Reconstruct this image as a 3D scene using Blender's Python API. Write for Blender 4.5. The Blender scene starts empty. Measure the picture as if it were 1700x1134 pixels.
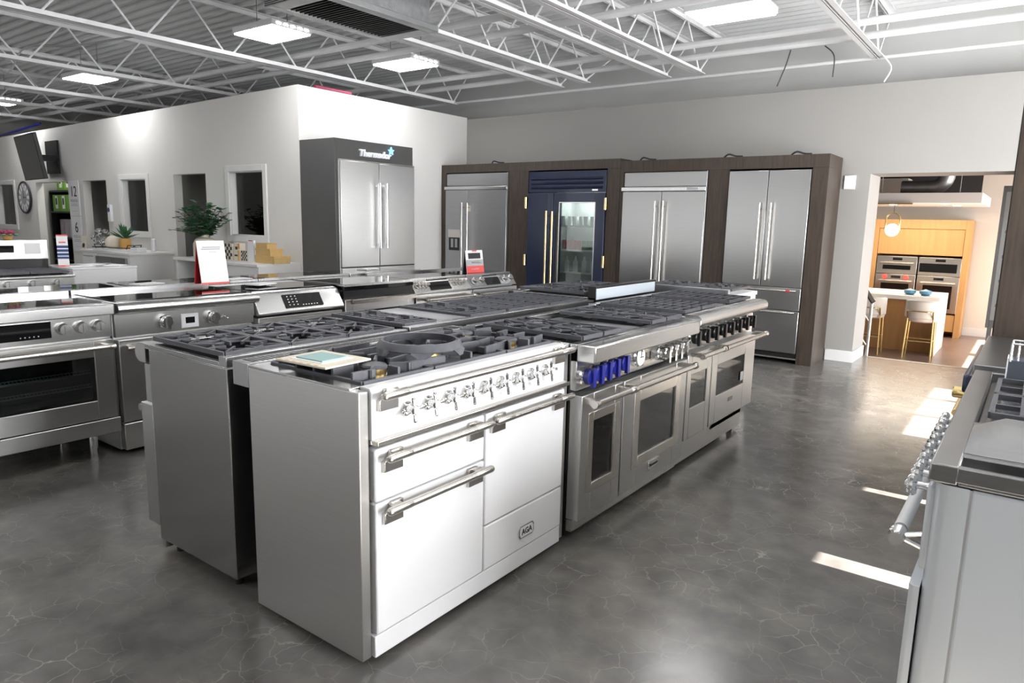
import bpy, bmesh, math, random
from mathutils import Vector, Matrix
random.seed(7)
PI = math.pi
S = bpy.context.scene
C = S.collection
# ------------------------------------------------------------------ camera, sky, sun, daylight, added fill, exposure
cd = bpy.data.cameras.new('camera'); cam = bpy.data.objects.new('camera', cd); C.objects.link(cam); S.camera = cam
cd.sensor_width = 36; cd.sensor_fit = 'HORIZONTAL'; cd.lens = 1162.586 / 1700 * 36; cd.clip_start = .05; cd.clip_end = 200
yaw, pitch, roll = 0.638634, 0.171000, 0.0216874
fw = Vector((-math.sin(yaw) * math.cos(pitch), math.cos(yaw) * math.cos(pitch), -math.sin(pitch)))
r0 = Vector((math.cos(yaw), math.sin(yaw), 0)); u0 = r0.cross(fw)
r1 = math.cos(roll) * r0 + math.sin(roll) * u0; u1 = -math.sin(roll) * r0 + math.cos(roll) * u0
cam.matrix_world = Matrix(((r1.x, u1.x, -fw.x, 0), (r1.y, u1.y, -fw.y, 0), (r1.z, u1.z, -fw.z, 1.42), (0, 0, 0, 1)))
S.view_settings.view_transform = 'Standard'; S.view_settings.look = 'None'; S.view_settings.gamma = 1
S.view_settings.use_curve_mapping = False; S.view_settings.exposure = 0.2
S.cycles.max_bounces = 8; S.cycles.diffuse_bounces = 4; S.cycles.glossy_bounces = 4; S.cycles.transparent_max_bounces = 12
S.cycles.sample_clamp_indirect = 6; S.cycles.caustics_reflective = False; S.cycles.caustics_refractive = False
S.cycles.use_denoising = True
W = bpy.data.worlds.new('world'); S.world = W; W.use_nodes = True
W.node_tree.nodes['Background'].inputs[0].default_value = (.95, .97, 1, 1); W.node_tree.nodes['Background'].inputs[1].default_value = 1.1
def lamp(name, kind, loc, energy, col, rot=None, size=None, sizey=None, d=None):
    l = bpy.data.lights.new(name, kind); l.energy = energy; l.color = col
    o = bpy.data.objects.new(name, l); C.objects.link(o); o.location = loc
    if size: l.shape = 'RECTANGLE'; l.size = size; l.size_y = sizey
    if d is not None: o.rotation_euler = Vector(d).to_track_quat('-Z', 'Y').to_euler()
    return o
sun = lamp('sun', 'SUN', (6, 4, 6), 45, (1, .93, .84), d=(-1, 0, -.7)); sun.data.angle = .006
lamp('daylight_storefront', 'AREA', (3.1, 4.1, 1.25), 880, (.98, .985, 1), size=6.6, sizey=2.3, d=(-1, 0, 0))
lamp('fill_front', 'AREA', (-9, -6.2, 1.5), 50, (1, .99, .97), size=10, sizey=2.2, d=(0, 1, 0))  # added fill panel behind the viewer, brightens the steel facing it
lamp('daylight_kitchen', 'AREA', (3.1, 12.0, .8), 290, (1, .98, .96), size=6.4, sizey=2.2, d=(-1, 0, 0))

# ------------------------------------------------------------------ materials
MT = {}
def mat(name, col, rough=.5, metal=0, var=0, vs=3, bump=0, bs=40, stretch=(1, 1, 1), aniso=0, spec=.5, coat=0, emit=0, rvar=0, alpha=None):
    m = bpy.data.materials.new(name); m.use_nodes = True; nt = m.node_tree; b = nt.nodes['Principled BSDF']
    b.inputs['Base Color'].default_value = (*col, 1); b.inputs['Roughness'].default_value = rough; b.inputs['Metallic'].default_value = metal
    b.inputs['Specular IOR Level'].default_value = spec; b.inputs['Coat Weight'].default_value = coat; b.inputs['Coat Roughness'].default_value = .05
    tc = nt.nodes.new('ShaderNodeTexCoord'); mp = nt.nodes.new('ShaderNodeMapping'); mp.inputs['Scale'].default_value = stretch
    nt.links.new(tc.outputs['Object'], mp.inputs[0])
    def noise(sc, det=4):
        n = nt.nodes.new('ShaderNodeTexNoise'); n.inputs['Scale'].default_value = sc; n.inputs['Detail'].default_value = det
        nt.links.new(mp.outputs[0], n.inputs['Vector']); return n
    if var:
        n = noise(vs); r = nt.nodes.new('ShaderNodeMapRange'); r.inputs[3].default_value = 1 - var; r.inputs[4].default_value = 1 + var
        r.inputs[1].default_value = .3; r.inputs[2].default_value = .7
        nt.links.new(n.outputs[0], r.inputs[0]); mx = nt.nodes.new('ShaderNodeVectorMath'); mx.operation = 'SCALE'
        mx.inputs[0].default_value = col; nt.links.new(r.outputs[0], mx.inputs['Scale']); nt.links.new(mx.outputs[0], b.inputs['Base Color'])
    if rvar:
        n = noise(vs * 2); r = nt.nodes.new('ShaderNodeMapRange'); r.inputs[3].default_value = rough - rvar; r.inputs[4].default_value = rough + rvar
        nt.links.new(n.outputs[0], r.inputs[0]); nt.links.new(r.outputs[0], b.inputs['Roughness'])
    if bump:
        n = noise(bs); bn = nt.nodes.new('ShaderNodeBump'); bn.inputs['Strength'].default_value = bump; bn.inputs['Distance'].default_value = .002
        nt.links.new(n.outputs[0], bn.inputs['Height']); nt.links.new(bn.outputs[0], b.inputs['Normal'])
    if aniso:
        b.inputs['Anisotropic'].default_value = aniso; t = nt.nodes.new('ShaderNodeTangent'); t.axis = 'Z'; nt.links.new(t.outputs[0], b.inputs['Tangent'])
    if emit: b.inputs['Emission Color'].default_value = (*col, 1); b.inputs['Emission Strength'].default_value = emit
    if alpha is not None:
        g = nt.nodes.new('ShaderNodeBsdfTransparent'); g.inputs[0].default_value = (*alpha, 1)
        mx = nt.nodes.new('ShaderNodeMixShader'); fr = nt.nodes.new('ShaderNodeFresnel'); fr.inputs[0].default_value = 1.5
        ad = nt.nodes.new('ShaderNodeMath'); ad.operation = 'ADD'; ad.inputs[1].default_value = .10 if name == 'oven_glass' else .02
        gl = nt.nodes.new('ShaderNodeBsdfGlossy'); gl.inputs['Roughness'].default_value = .02
        nt.links.new(fr.outputs[0], ad.inputs[0]); nt.links.new(ad.outputs[0], mx.inputs[0]); nt.links.new(g.outputs[0], mx.inputs[1]); nt.links.new(gl.outputs[0], mx.inputs[2])
        nt.links.new(mx.outputs[0], nt.nodes['Material Output'].inputs[0])
    MT[name] = m; return m
mat('steel', (.70, .70, .69), .27, 1, var=.025, vs=9, stretch=(.4, .4, 30), aniso=.5)
mat('steel_side', (.74, .735, .725), .36, 1, var=.025, vs=6, stretch=(.4, .4, 30), aniso=.6)
mat('steel_door', (.67, .67, .665), .3, 1, var=.025, vs=8, stretch=(.4, .4, 30), aniso=.6, rvar=.05)
mat('steel_top', (.60, .605, .61), .26, 1, var=.025, vs=7, stretch=(30, .4, 1))
mat('steel_dark', (.33, .33, .33), .3, 1, var=.05, vs=7, stretch=(1, 1, 20))
mat('steel_soft', (.42, .425, .44), .36, 1, var=.04, vs=7, stretch=(.4, .4, 30), aniso=.5)
mat('chrome', (.82, .82, .82), .09, 1)
mat('satin', (.66, .63, .59), .26, 1)
mat('white_enamel', (.92, .92, .93), .16, coat=.4)
mat('shaded_enamel', (.53, .56, .59), .25, coat=.3)  # white enamel greyed, the shade on it is put into the colour
mat('white_paint', (.82, .82, .81), .45)
mat('white_metal', (.84, .85, .86), .3)
mat('wall', (.74, .73, .70), .75, var=.015, vs=2, bump=.15, bs=120)
mat('wall_back', (.345, .337, .32), .75, var=.015, vs=2, bump=.15, bs=120)  # darker copy of the wall paint, its weaker light put into the colour
mat('wall_side', (.72, .71, .69), .5, var=.015, vs=2)
mat('upper_wall', (.62, .62, .61), .8, var=.03, vs=2)
mat('grey_wall', (.40, .40, .40), .8, var=.03, vs=2)
mat('office_dark', (.42, .42, .40), .7)
mat('pit_black', (.006, .006, .007), .85, spec=.1)
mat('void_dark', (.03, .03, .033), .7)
mat('slate', (.085, .095, .12), .35)
mat('steel_dull', (.46, .46, .455), .27, 1, var=.03, vs=6, stretch=(.4, .4, 30), aniso=.6)
mat('steel_fridge', (.40, .40, .395), .28, 1, var=.025, vs=8, stretch=(.4, .4, 30), aniso=.5)
mat('deck', (.78, .79, .79), .7, var=.06, vs=1.5)
mat('joist', (.84, .84, .85), .5, var=.04, vs=5)
mat('iron', (.088, .09, .102), .42, var=.15, vs=30, bump=.3, bs=300)
mat('iron_dark', (.018, .018, .02), .5, bump=.2, bs=200)
mat('black', (.008, .008, .009), .45)
mat('black_glass', (.006, .006, .007), .04, coat=.3)
mat('tv_glass', (.006, .006, .007), .12, spec=.2)
mat('black_panel', (.012, .012, .013), .3)
mat('oven_glass', (.02, .025, .028), .05, alpha=(.55, .60, .60))
mat('glass', (.8, .9, .88), .03, alpha=(.86, .90, .88))
mat('office_glass', (.1, .1, .1), .03, alpha=(.62, .67, .65))
mat('brass', (.75, .55, .22), .28, 1)
mat('gold', (.86, .66, .30), .25, 1)
mat('navy', (.012, .02, .055), .28, coat=.3)
mat('blue_knob', (.012, .018, .24), .28, coat=.4)
mat('grey_box', (.092, .092, .09), .42, var=.05, vs=4)
mat('dark_wood', (.050, .036, .026), .5, var=.35, vs=7, stretch=(6, 6, .5), bump=.2, bs=30)
mat('light_wood', (.50, .275, .105), .45, var=.08, vs=5, stretch=(4, 4, .4))
mat('quartz', (.85, .84, .83), .3, var=.03, vs=6)
mat('boucle', (.84, .82, .77), .9, bump=.6, bs=150)
mat('foil', (.62, .63, .65), .32, 1, bump=1.0, bs=30, var=.15, vs=14)
mat('duct_metal', (.55, .56, .57), .38, 1, var=.1, vs=8)
mat('red', (.62, .03, .035), .4)
mat('coral', (.80, .12, .11), .4)
mat('paper', (.86, .86, .86), .6)
mat('ink', (.03, .03, .035), .6)
mat('grey_ink', (.42, .42, .44), .6)
mat('blue_ink', (.03, .06, .20), .5)
mat('teal', (.30, .47, .45), .5)
mat('cream', (.74, .68, .56), .5)
mat('kraft', (.62, .42, .17), .55, var=.06, vs=20)
mat('leaf', (.035, .13, .055), .5, var=.3, vs=20)
mat('leaf_light', (.10, .22, .12), .5, var=.3, vs=20)
mat('stem', (.10, .08, .04), .6)
mat('lamp_on', (1, .99, 1), .5, emit=22)
mat('globe_on', (1, .93, .82), .4, emit=7)
mat('down_on', (1, .95, .85), .4, emit=12)
mat('star_on', (.25, .55, 1), .4, emit=1.2)
mat('sign_on', (.9, .92, .95), .35, emit=.25)
mat('green_pack', (.16, .36, .05), .5)
mat('lilac', (.62, .56, .62), .6)
mat('red_can', (.45, .03, .03), .3); mat('green_can', (.05, .22, .08), .3)
mat('ochre', (.65, .36, .10), .5)
mat('bowl_blue', (.10, .28, .42), .3)
mat('kitchen_floor', (.27, .19, .155), .3, var=.12, vs=3, stretch=(1, 6, 1))
mat('kitchen_wall', (.74, .70, .64), .7)
mat('plum', (.30, .03, .08), .5)
mat('film', (.66, .73, .80), .35)
mat('clear_plastic', (.75, .78, .78), .1)
def concrete():
    m = bpy.data.materials.new('polished_concrete'); m.use_nodes = True; nt = m.node_tree; b = nt.nodes['Principled BSDF']; L = nt.links.new
    tc = nt.nodes.new('ShaderNodeTexCoord')
    def N(t, **k):
        n = nt.nodes.new('ShaderNode' + t)
        for a, v in k.items(): n.inputs[a].default_value = v
        return n
    n1 = N('TexNoise', Scale=1.1, Detail=6, Roughness=.6); n2 = N('TexNoise', Scale=7, Detail=5); n3 = N('TexNoise', Scale=5.0, Detail=4); n4 = N('TexNoise', Scale=2.3, Detail=2)
    for n in (n1, n2, n3, n4): L(tc.outputs['Object'], n.inputs['Vector'])
    r = nt.nodes.new('ShaderNodeValToRGB'); e = r.color_ramp.elements
    e[0].position = .3; e[0].color = (.062, .060, .058, 1); e[1].position = .72; e[1].color = (.25, .23, .20, 1)
    x = e.new(.5); x.color = (.142, .135, .127, 1)
    mxn = nt.nodes.new('ShaderNodeMath'); mxn.operation = 'MULTIPLY_ADD'; mxn.inputs[1].default_value = .35
    sc = nt.nodes.new('ShaderNodeMath'); sc.operation = 'MULTIPLY'; sc.inputs[1].default_value = .65
    L(n1.outputs[0], sc.inputs[0]); L(n2.outputs[0], mxn.inputs[0]); L(sc.outputs[0], mxn.inputs[2]); L(mxn.outputs[0], r.inputs[0])
    # crackle veins
    ad = nt.nodes.new('ShaderNodeVectorMath'); ad.operation = 'MULTIPLY_ADD'; ad.inputs[1].default_value = (.16, .16, .16)
    L(n3.outputs['Color'], ad.inputs[0]); L(tc.outputs['Object'], ad.inputs[2])
    v = nt.nodes.new('ShaderNodeTexVoronoi'); v.feature = 'DISTANCE_TO_EDGE'; v.inputs['Scale'].default_value = 9.5; L(ad.outputs[0], v.inputs['Vector'])
    mr = N('MapRange'); mr.inputs[1].default_value = .0; mr.inputs[2].default_value = .02; mr.inputs[3].default_value = 1; mr.inputs[4].default_value = 0; L(v.outputs['Distance'], mr.inputs[0])
    mk = N('MapRange'); mk.inputs[1].default_value = .42; mk.inputs[2].default_value = .62; L(n4.outputs[0], mk.inputs[0])
    mu = nt.nodes.new('ShaderNodeMath'); mu.operation = 'MULTIPLY'; L(mr.outputs[0], mu.inputs[0]); L(mk.outputs[0], mu.inputs[1])
    m2 = nt.nodes.new('ShaderNodeMath'); m2.operation = 'MULTIPLY'; m2.inputs[1].default_value = .5; L(mu.outputs[0], m2.inputs[0])
    mx = nt.nodes.new('ShaderNodeMixRGB'); mx.inputs[2].default_value = (.46, .43, .38, 1); L(m2.outputs[0], mx.inputs[0]); L(r.outputs[0], mx.inputs[1]); L(mx.outputs[0], b.inputs['Base Color'])
    rr = N('MapRange'); rr.inputs[3].default_value = .14; rr.inputs[4].default_value = .29; L(n2.outputs[0], rr.inputs[0]); L(rr.outputs[0], b.inputs['Roughness'])
    bp = nt.nodes.new('ShaderNodeBump'); bp.inputs['Strength'].default_value = .08; bp.inputs['Distance'].default_value = .004; L(n2.outputs[0], bp.inputs['Height']); L(bp.outputs[0], b.inputs['Normal'])
    b.inputs['Specular IOR Level'].default_value = .5
    MT['concrete'] = m
concrete()

# ------------------------------------------------------------------ mesh builder
class M:
    def __init__(s): s.v = []; s.f = []; s.mi = []; s.m = 0
    def mat(s, i): s.m = i; return s
    def add(s, v, f):
        o = len(s.v); s.v += [tuple(p) for p in v]
        for q in f: s.f.append([o + i for i in q]); s.mi.append(s.m)
        return s
    def box(s, x0, x1, y0, y1, z0, z1):
        return s.add([(x, y, z) for x in (x0, x1) for y in (y0, y1) for z in (z0, z1)], [(0, 1, 3, 2), (4, 6, 7, 5), (0, 4, 5, 1), (2, 3, 7, 6), (0, 2, 6, 4), (1, 5, 7, 3)])
    def frame(s, x0, x1, z0, z1, a0, a1, b0, b1, y0, y1):   # slab in xz with a hole a0..a1, b0..b1
        return s.box(x0, a0, y0, y1, z0, z1).box(a1, x1, y0, y1, z0, z1).box(a0, a1, y0, y1, z0, b0).box(a0, a1, y0, y1, b1, z1)
    def prism(s, poly, ax, lo, hi):
        n = len(poly); g = {'x': lambda a, b, t: (t, a, b), 'y': lambda a, b, t: (a, t, b), 'z': lambda a, b, t: (a, b, t)}[ax]
        return s.add([g(a, b, lo) for a, b in poly] + [g(a, b, hi) for a, b in poly], [tuple(range(n)), tuple(range(2 * n - 1, n - 1, -1))] + [(i, (i + 1) % n, n + (i + 1) % n, n + i) for i in range(n)])
    def lathe(s, o, d, prof, n=16, cap=True):
        o = Vector(o); d = Vector(d).normalized(); a = d.orthogonal().normalized(); b = d.cross(a)
        v = []; f = []
        for t, r in prof:
            for i in range(n):
                w = 2 * PI * i / n; v.append(o + d * t + (a * math.cos(w) + b * math.sin(w)) * r)
        k = len(prof)
        for j in range(k - 1):
            for i in range(n): f.append((j * n + i, j * n + (i + 1) % n, (j + 1) * n + (i + 1) % n, (j + 1) * n + i))
        if cap: f += [tuple(range(n)), tuple((k - 1) * n + i for i in range(n))]
        return s.add(v, f)
    def cyl(s, a, b, r, n=12, r2=None):
        a = Vector(a); b = Vector(b); return s.lathe(a, b - a, [(0, r), ((b - a).length, r if r2 is None else r2)], n)
    def tube(s, pts, r, n=8, closed=False):
        P = [Vector(p) for p in pts]; k = len(P); v = []; f = []; up = None
        for i in range(k):
            t = (P[(i + 1) % k] - P[i - 1]) if closed else (P[min(i + 1, k - 1)] - P[max(i - 1, 0)])
            t.normalize()
            if up is None: up = t.orthogonal().normalized()
            up = (up - t * up.dot(t)).normalized(); w = t.cross(up)
            for j in range(n):
                a = 2 * PI * j / n; v.append(P[i] + (up * math.cos(a) + w * math.sin(a)) * r)
        for i in range(k if closed else k - 1):
            q = (i + 1) % k
            for j in range(n): f.append((i * n + j, i * n + (j + 1) % n, q * n + (j + 1) % n, q * n + j))
        if not closed: f += [tuple(range(n)), tuple((k - 1) * n + j for j in range(n))]
        return s.add(v, f)
    def bar(s, a, b, w, h):     # horizontal-ish bar of width w and height h, top at z
        a = Vector(a); b = Vector(b); d = (b - a).normalized(); p = Vector((-d.y, d.x, 0)).normalized() * (w / 2); u = Vector((0, 0, h))
        return s.add([a - p - u, a + p - u, b + p - u, b - p - u, a - p, a + p, b + p, b - p], [(0, 1, 2, 3), (4, 5, 6, 7), (0, 1, 5, 4), (1, 2, 6, 5), (2, 3, 7, 6), (3, 0, 4, 7)])
    def ball(s, c, r, n=12, sz=1):
        k = n // 2; return s.lathe((c[0], c[1], c[2] - r * sz), (0, 0, 1), [(r * sz * (1 - math.cos(PI * j / k)), max(r * math.sin(PI * j / k), 1e-4)) for j in range(k + 1)], n)
    def mesh(s, name, mats, ang=.6):
        me = bpy.data.meshes.new(name); me.from_pydata([tuple(p) for p in s.v], [], s.f)
        bm = bmesh.new(); bm.from_mesh(me); bmesh.ops.recalc_face_normals(bm, faces=bm.faces); bm.to_mesh(me); bm.free()
        for m in (mats if isinstance(mats, (list, tuple)) else [mats]): me.materials.append(MT[m])
        for p, i in zip(me.polygons, s.mi): p.material_index = i; p.use_smooth = True
        me.set_sharp_from_angle(angle=ang); me.update(); return me
def put(name, me, parent=None, loc=(0, 0, 0), rot=(0, 0, 0), bev=0):
    o = bpy.data.objects.new(name, me); C.objects.link(o); o.parent = parent; o.location = loc; o.rotation_euler = rot
    if bev:
        b = o.modifiers.new('edge', 'BEVEL'); b.width = bev; b.segments = 2; b.limit_method = 'ANGLE'; b.angle_limit = .7
    return o
def part(name, m, mats, parent, bev=0, label=None, loc=(0, 0, 0), rot=(0, 0, 0)):
    o = put(name, m.mesh(name, mats), parent, loc, rot, bev)
    if label: o['label'] = label
    return o
def tag(o, label, cat, group=None):
    o['label'] = label; o['category'] = cat
    if group: o['group'] = group
    return o
def root(name, label, cat, loc=(0, 0, 0), rz=0, group=None):
    o = bpy.data.objects.new(name, None); C.objects.link(o); o.location = loc; o.rotation_euler = (0, 0, rz); o.empty_display_size = .1
    return tag(o, label, cat, group)
def thing(name, m, mats, label, cat, bev=0, loc=(0, 0, 0), rot=(0, 0, 0), group=None): return tag(part(name, m, mats, None, bev, None, loc, rot), label, cat, group)
def struct(name, m, mats, bev=0, parent=None):
    o = part(name, m, mats, parent, bev)
    if parent is None: o['kind'] = 'structure'
    return o
def copy_tree(o, loc=None, label=None, parent=None, rz=None):
    c = o.copy(); C.objects.link(c)
    if parent: c.parent = parent
    if loc: c.location = loc
    if rz is not None: c.rotation_euler = (0, 0, rz)
    if label: c['label'] = label
    for ch in list(o.children): copy_tree(ch, parent=c)
    return c
def text(name, body, size, parent, loc, rot, m, ext=.001, align='CENTER', shear=0, bold=0):
    cu = bpy.data.curves.new(name, 'FONT'); cu.body = body; cu.size = size; cu.extrude = ext; cu.align_x = align; cu.align_y = 'CENTER'; cu.shear = shear; cu.offset = bold
    cu.materials.append(MT[m]); t = bpy.data.objects.new(name, cu); C.objects.link(t); bpy.context.view_layer.update()
    me = bpy.data.meshes.new_from_object(t.evaluated_get(bpy.context.evaluated_depsgraph_get())); bpy.data.objects.remove(t); bpy.data.curves.remove(cu)
    o = bpy.data.objects.new(name, me); C.objects.link(o); o.parent = parent; o.location = loc; o.rotation_euler = rot; return o
FACE = (PI / 2, 0, 0)           # text standing up, read from -Y

# ------------------------------------------------------------------ setting
YW = 8.067; XB = -6.89; YO = 5.134
struct('floor', M().box(-18, 2.9, -6, 8.62, -.1, 0), 'concrete')
struct('floor_kitchen', M().box(-7, 2.9, 8.62, 15.9, -.65, -.55), 'kitchen_floor')
struct('trim_1', M().box(-1.47, -.24, 8.56, 8.625, -.55, .002), 'steel_dark')
prof = []
y = -6.0
while y < 8.7:
    prof += [(y, 3.66), (y + .095, 3.66), (y + .11, 3.62), (y + .14, 3.62), (y + .155, 3.66)]; y += .155
m = M(); n = len(prof); m.add([(-18, a, b) for a, b in prof] + [(2.9, a, b) for a, b in prof], [(i, i + 1, n + i + 1, n + i) for i in range(n - 1)])
m.box(-18, 2.9, -6, 8.7, 3.70, 3.75); struct('ceiling', m, 'deck')
struct('wall_back', M().box(XB - .3, -1.472, YW, 8.62, 0, 2.85).box(-1.472, -.24, YW, 8.62, 1.97, 2.85).box(-.24, 2.9, YW, 8.62, 0, 2.85), 'wall_back')
struct('wall_back_upper', M().box(-18, 2.9, 8.55, 8.70, 2.84, 3.75).box(-18, XB - .3, 8.55, 8.7, 0, 2.84), 'upper_wall')
struct('wall_side', M().box(XB - .12, XB, YO + .12, YW, 0, 2.876), 'wall_side')
holes = [(-8.33, -7.60, 1.16, 1.95), (-9.70, -8.885, 0, 1.945), (-11.22, -10.46, 1.13, 1.90), (-12.55, -11.735, 0, 1.905), (-14.45, -13.12, 0, 1.905), (-16.35, -15.47, 1.13, 1.89)]
xs = sorted({-18, XB} | {h[0] for h in holes} | {h[1] for h in holes}); m = M()
top = lambda x: 2.876 + (x - XB) * .0133
for a, b in zip(xs, xs[1:]):
    seg = [0]; hh = [h for h in holes if h[0] <= a + 1e-6 and h[1] >= b - 1e-6]
    z0 = 0
    if hh:
        if hh[0][2] > 0: m.box(a, b, YO, YO + .12, 0, hh[0][2])
        z0 = hh[0][3]
    m.prism([(a, z0), (b, z0), (b, top(b)), (a, top(a))], 'y', YO, YO + .12)
struct('wall_office', m, 'wall')
struct('wall_left', M().box(-18.1, -18, -6, 8.7, 0, 3.75), 'wall')
m = M().box(-18, 2.9, -6.1, -6, 2.6, 3.75).box(-18, 2.9, -6.1, -6, 0, .4).box(-18, -14, -6.1, -6, .4, 2.6).box(-4, 2.9, -6.1, -6, .4, 2.6)
for i in range(1, 5): m.box(-14 + i * 2.0 - .12, -14 + i * 2.0 + .12, -6.1, -6, .4, 2.6)
struct('wall_front', m, 'wall')  # openings added so the front fill panel can shine in
HD = 2.46
m = M().box(2.8, 2.9, -6, 8.62, HD, 3.75).box(2.8, 2.9, -6, 8.62, 0, .06).box(2.8, 2.9, 7.32, 8.62, 0, HD).box(2.8, 2.9, -6, .9, .06, HD)
for k in range(9): m.box(2.8, 2.88, 6.81 - k * .69 - .03, 6.81 - k * .69 + .03, .06, HD)
struct('wall_right', m, 'wall')
HK = 1.97
m = M().box(2.8, 2.9, 8.62, 15.9, HK, 3.75).box(2.8, 2.9, 13.2, 13.5, -.55, HK).box(2.8, 2.9, 15.3, 15.9, -.55, HK)
for yy in (10.2, 11.7): m.box(2.8, 2.88, yy - .03, yy + .03, -.55, HK)
struct('wall_kitchen_right', m, 'kitchen_wall')
struct('wall_kitchen_back', M().box(-7, 2.9, 15.75, 15.9, -.65, 2.02).box(-.98, 2.9, 15.75, 15.9, 2.02, 3.75), 'kitchen_wall')
struct('kitchen_void_sheet', M().box(-7, -.98, 15.76, 15.9, 2.02, 3.75), 'void_dark')  # dark sheet painted in for the unlit void above the end wall
struct('wall_kitchen_left', M().box(-7.1, -7, 8.62, 15.9, -.65, 3.75), 'kitchen_wall')
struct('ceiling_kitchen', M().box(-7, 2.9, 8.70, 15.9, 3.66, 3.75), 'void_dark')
struct('baseboard_back', M().box(-1.74, -1.457, 8.052, YW, 0, .12).box(-1.472, -1.457, YW, 8.62, 0, .12).box(-.255, -.24, YW, 8.62, 0, .12), 'white_paint', .003)
struct('baseboard_kitchen', M().box(-1.0, 2.8, 15.73, 15.75, -.55, -.40), 'white_paint')
# dim offices behind the wall
m = M().box(-18, XB - .12, 7.4, 7.5, 0, 2.6).box(-18, XB - .12, YO + .12, 7.5, 2.6, 2.65)
for xx in (-8.6, -10.0, -11.45, -12.85, -15.2): m.box(xx - .05, xx + .05, YO + .13, 7.4, 0, 2.6)
m.box(XB - .2, XB - .13, YO + .12, 7.5, 0, 2.6)
struct('wall_office_inner', m, 'office_dark')
struct('wall_office_passage', M().box(-9.05, -8.90, 6.2, 6.3, 0, 2.6).box(-9.95, -9.05, 5.95, 6.05, 0, 2.6).box(-12.8, -11.5, 6.2, 6.3, 0, 2.6), 'office_dark')
for i, (a, b, c, d) in enumerate([holes[0], holes[2], holes[5]]):
    f = struct('window_%d' % (i + 1), M().frame(a - .075, b + .075, c - .075, d + .075, a, b, c, d, YO - .02, YO).box(a, a + .012, YO, YO + .11, c, d).box(b - .012, b, YO, YO + .11, c, d).box(a, b, YO, YO + .11, c, c + .012).box(a, b, YO, YO + .11, d - .012, d), 'white_paint', .003)
    part('pane', M().box(a + .012, b - .012, YO + .085, YO + .092, c + .012, d - .012), 'office_glass', f)
m = M().box(-8.30, -7.75, 6.5, 7.2, 0, .75); thing('office_desk', m, 'grey_wall', 'dim office desk behind the glass of the window beside the fridge tower', 'desk')
m = M().box(-11.05, -10.6, 6.3, 6.9, 0, .72).box(-10.95, -10.7, 6.45, 6.5, .72, 1.15); thing('office_desk', m, 'black', 'dark desk with screen behind the window over the coffee counter', 'desk')
# lamp inside office
m = M().lathe((-11.24, 5.42, 1.955), (0, 0, -1), [(0, .14), (.02, .14), (.03, .12)], 24).cyl((-11.24, 5.42, 1.95), (-11.24, 5.42, 2.6), .012, 8); thing('ceiling_light', m, 'lamp_on', 'round ceiling light seen through the top of the small office window', 'light')

for x, y, e in ((-13.9, 5.5, 16), (-8.0, 6.4, 22), (-10.7, 6.4, 16), (-15.8, 6.3, 14)): lamp('office_fill', 'AREA', (x, y, 2.58), e, (1, .98, .94), size=.5, sizey=.5, d=(0, 0, -1))  # added unseen fill panels, brighten the rooms behind the office wall
# roof steel
def joist(x, ye):
    m = M(); zb, zt = 3.10, 3.57
    for dx in (-.034, .034):
        m.box(x + dx - .026, x + dx + .026, -6, ye, zb, zb + .008).box(x + dx * .3 - .004, x + dx * .3 + .004, -6, ye, zb, zb + .05)
        m.box(x + dx - .026, x + dx + .026, -6, 8.55, zt + .04, zt + .048).box(x + dx * .3 - .004, x + dx * .3 + .004, -6, 8.55, zt, zt + .045)
    yy = ye
    m.cyl((x, ye - .05, zb + .02), (x, 8.5, zt + .02), .011, 6)
    while yy > -6:
        m.cyl((x, yy - .04, zb + .02), (x, yy - .44, zt + .02), .011, 6).cyl((x, yy - .48, zt + .02), (x, yy - .88, zb + .02), .011, 6); yy -= .92
    struct('roof_beam', m, 'joist')
for x, ye in ((-1.52, 8.12), (-3.32, 7.95), (-3.73, 7.95), (-4.70, 7.75), (-5.14, 7.85), (-7.24, 8.2), (-9.6, 8.0), (-11.7, 8.0), (-13.5, 8.0), (-15.4, 8.0), (.4, 8.1)): joist(x, ye)
for z, y, r in ((3.27, 7.32, .035), (3.24, 7.72, .035), (3.12, 8.17, .018)): struct('pipe_beam', M().cyl((-17.9, y, z), (2.75, y, z), r, 10), 'joist')
for z, y in ((3.27, 5.42), (3.24, 5.80), (3.3, 1.9)): struct('pipe_beam', M().cyl((-17.9, y, z), (2.75, y, z), .035, 10), 'joist')

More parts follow.
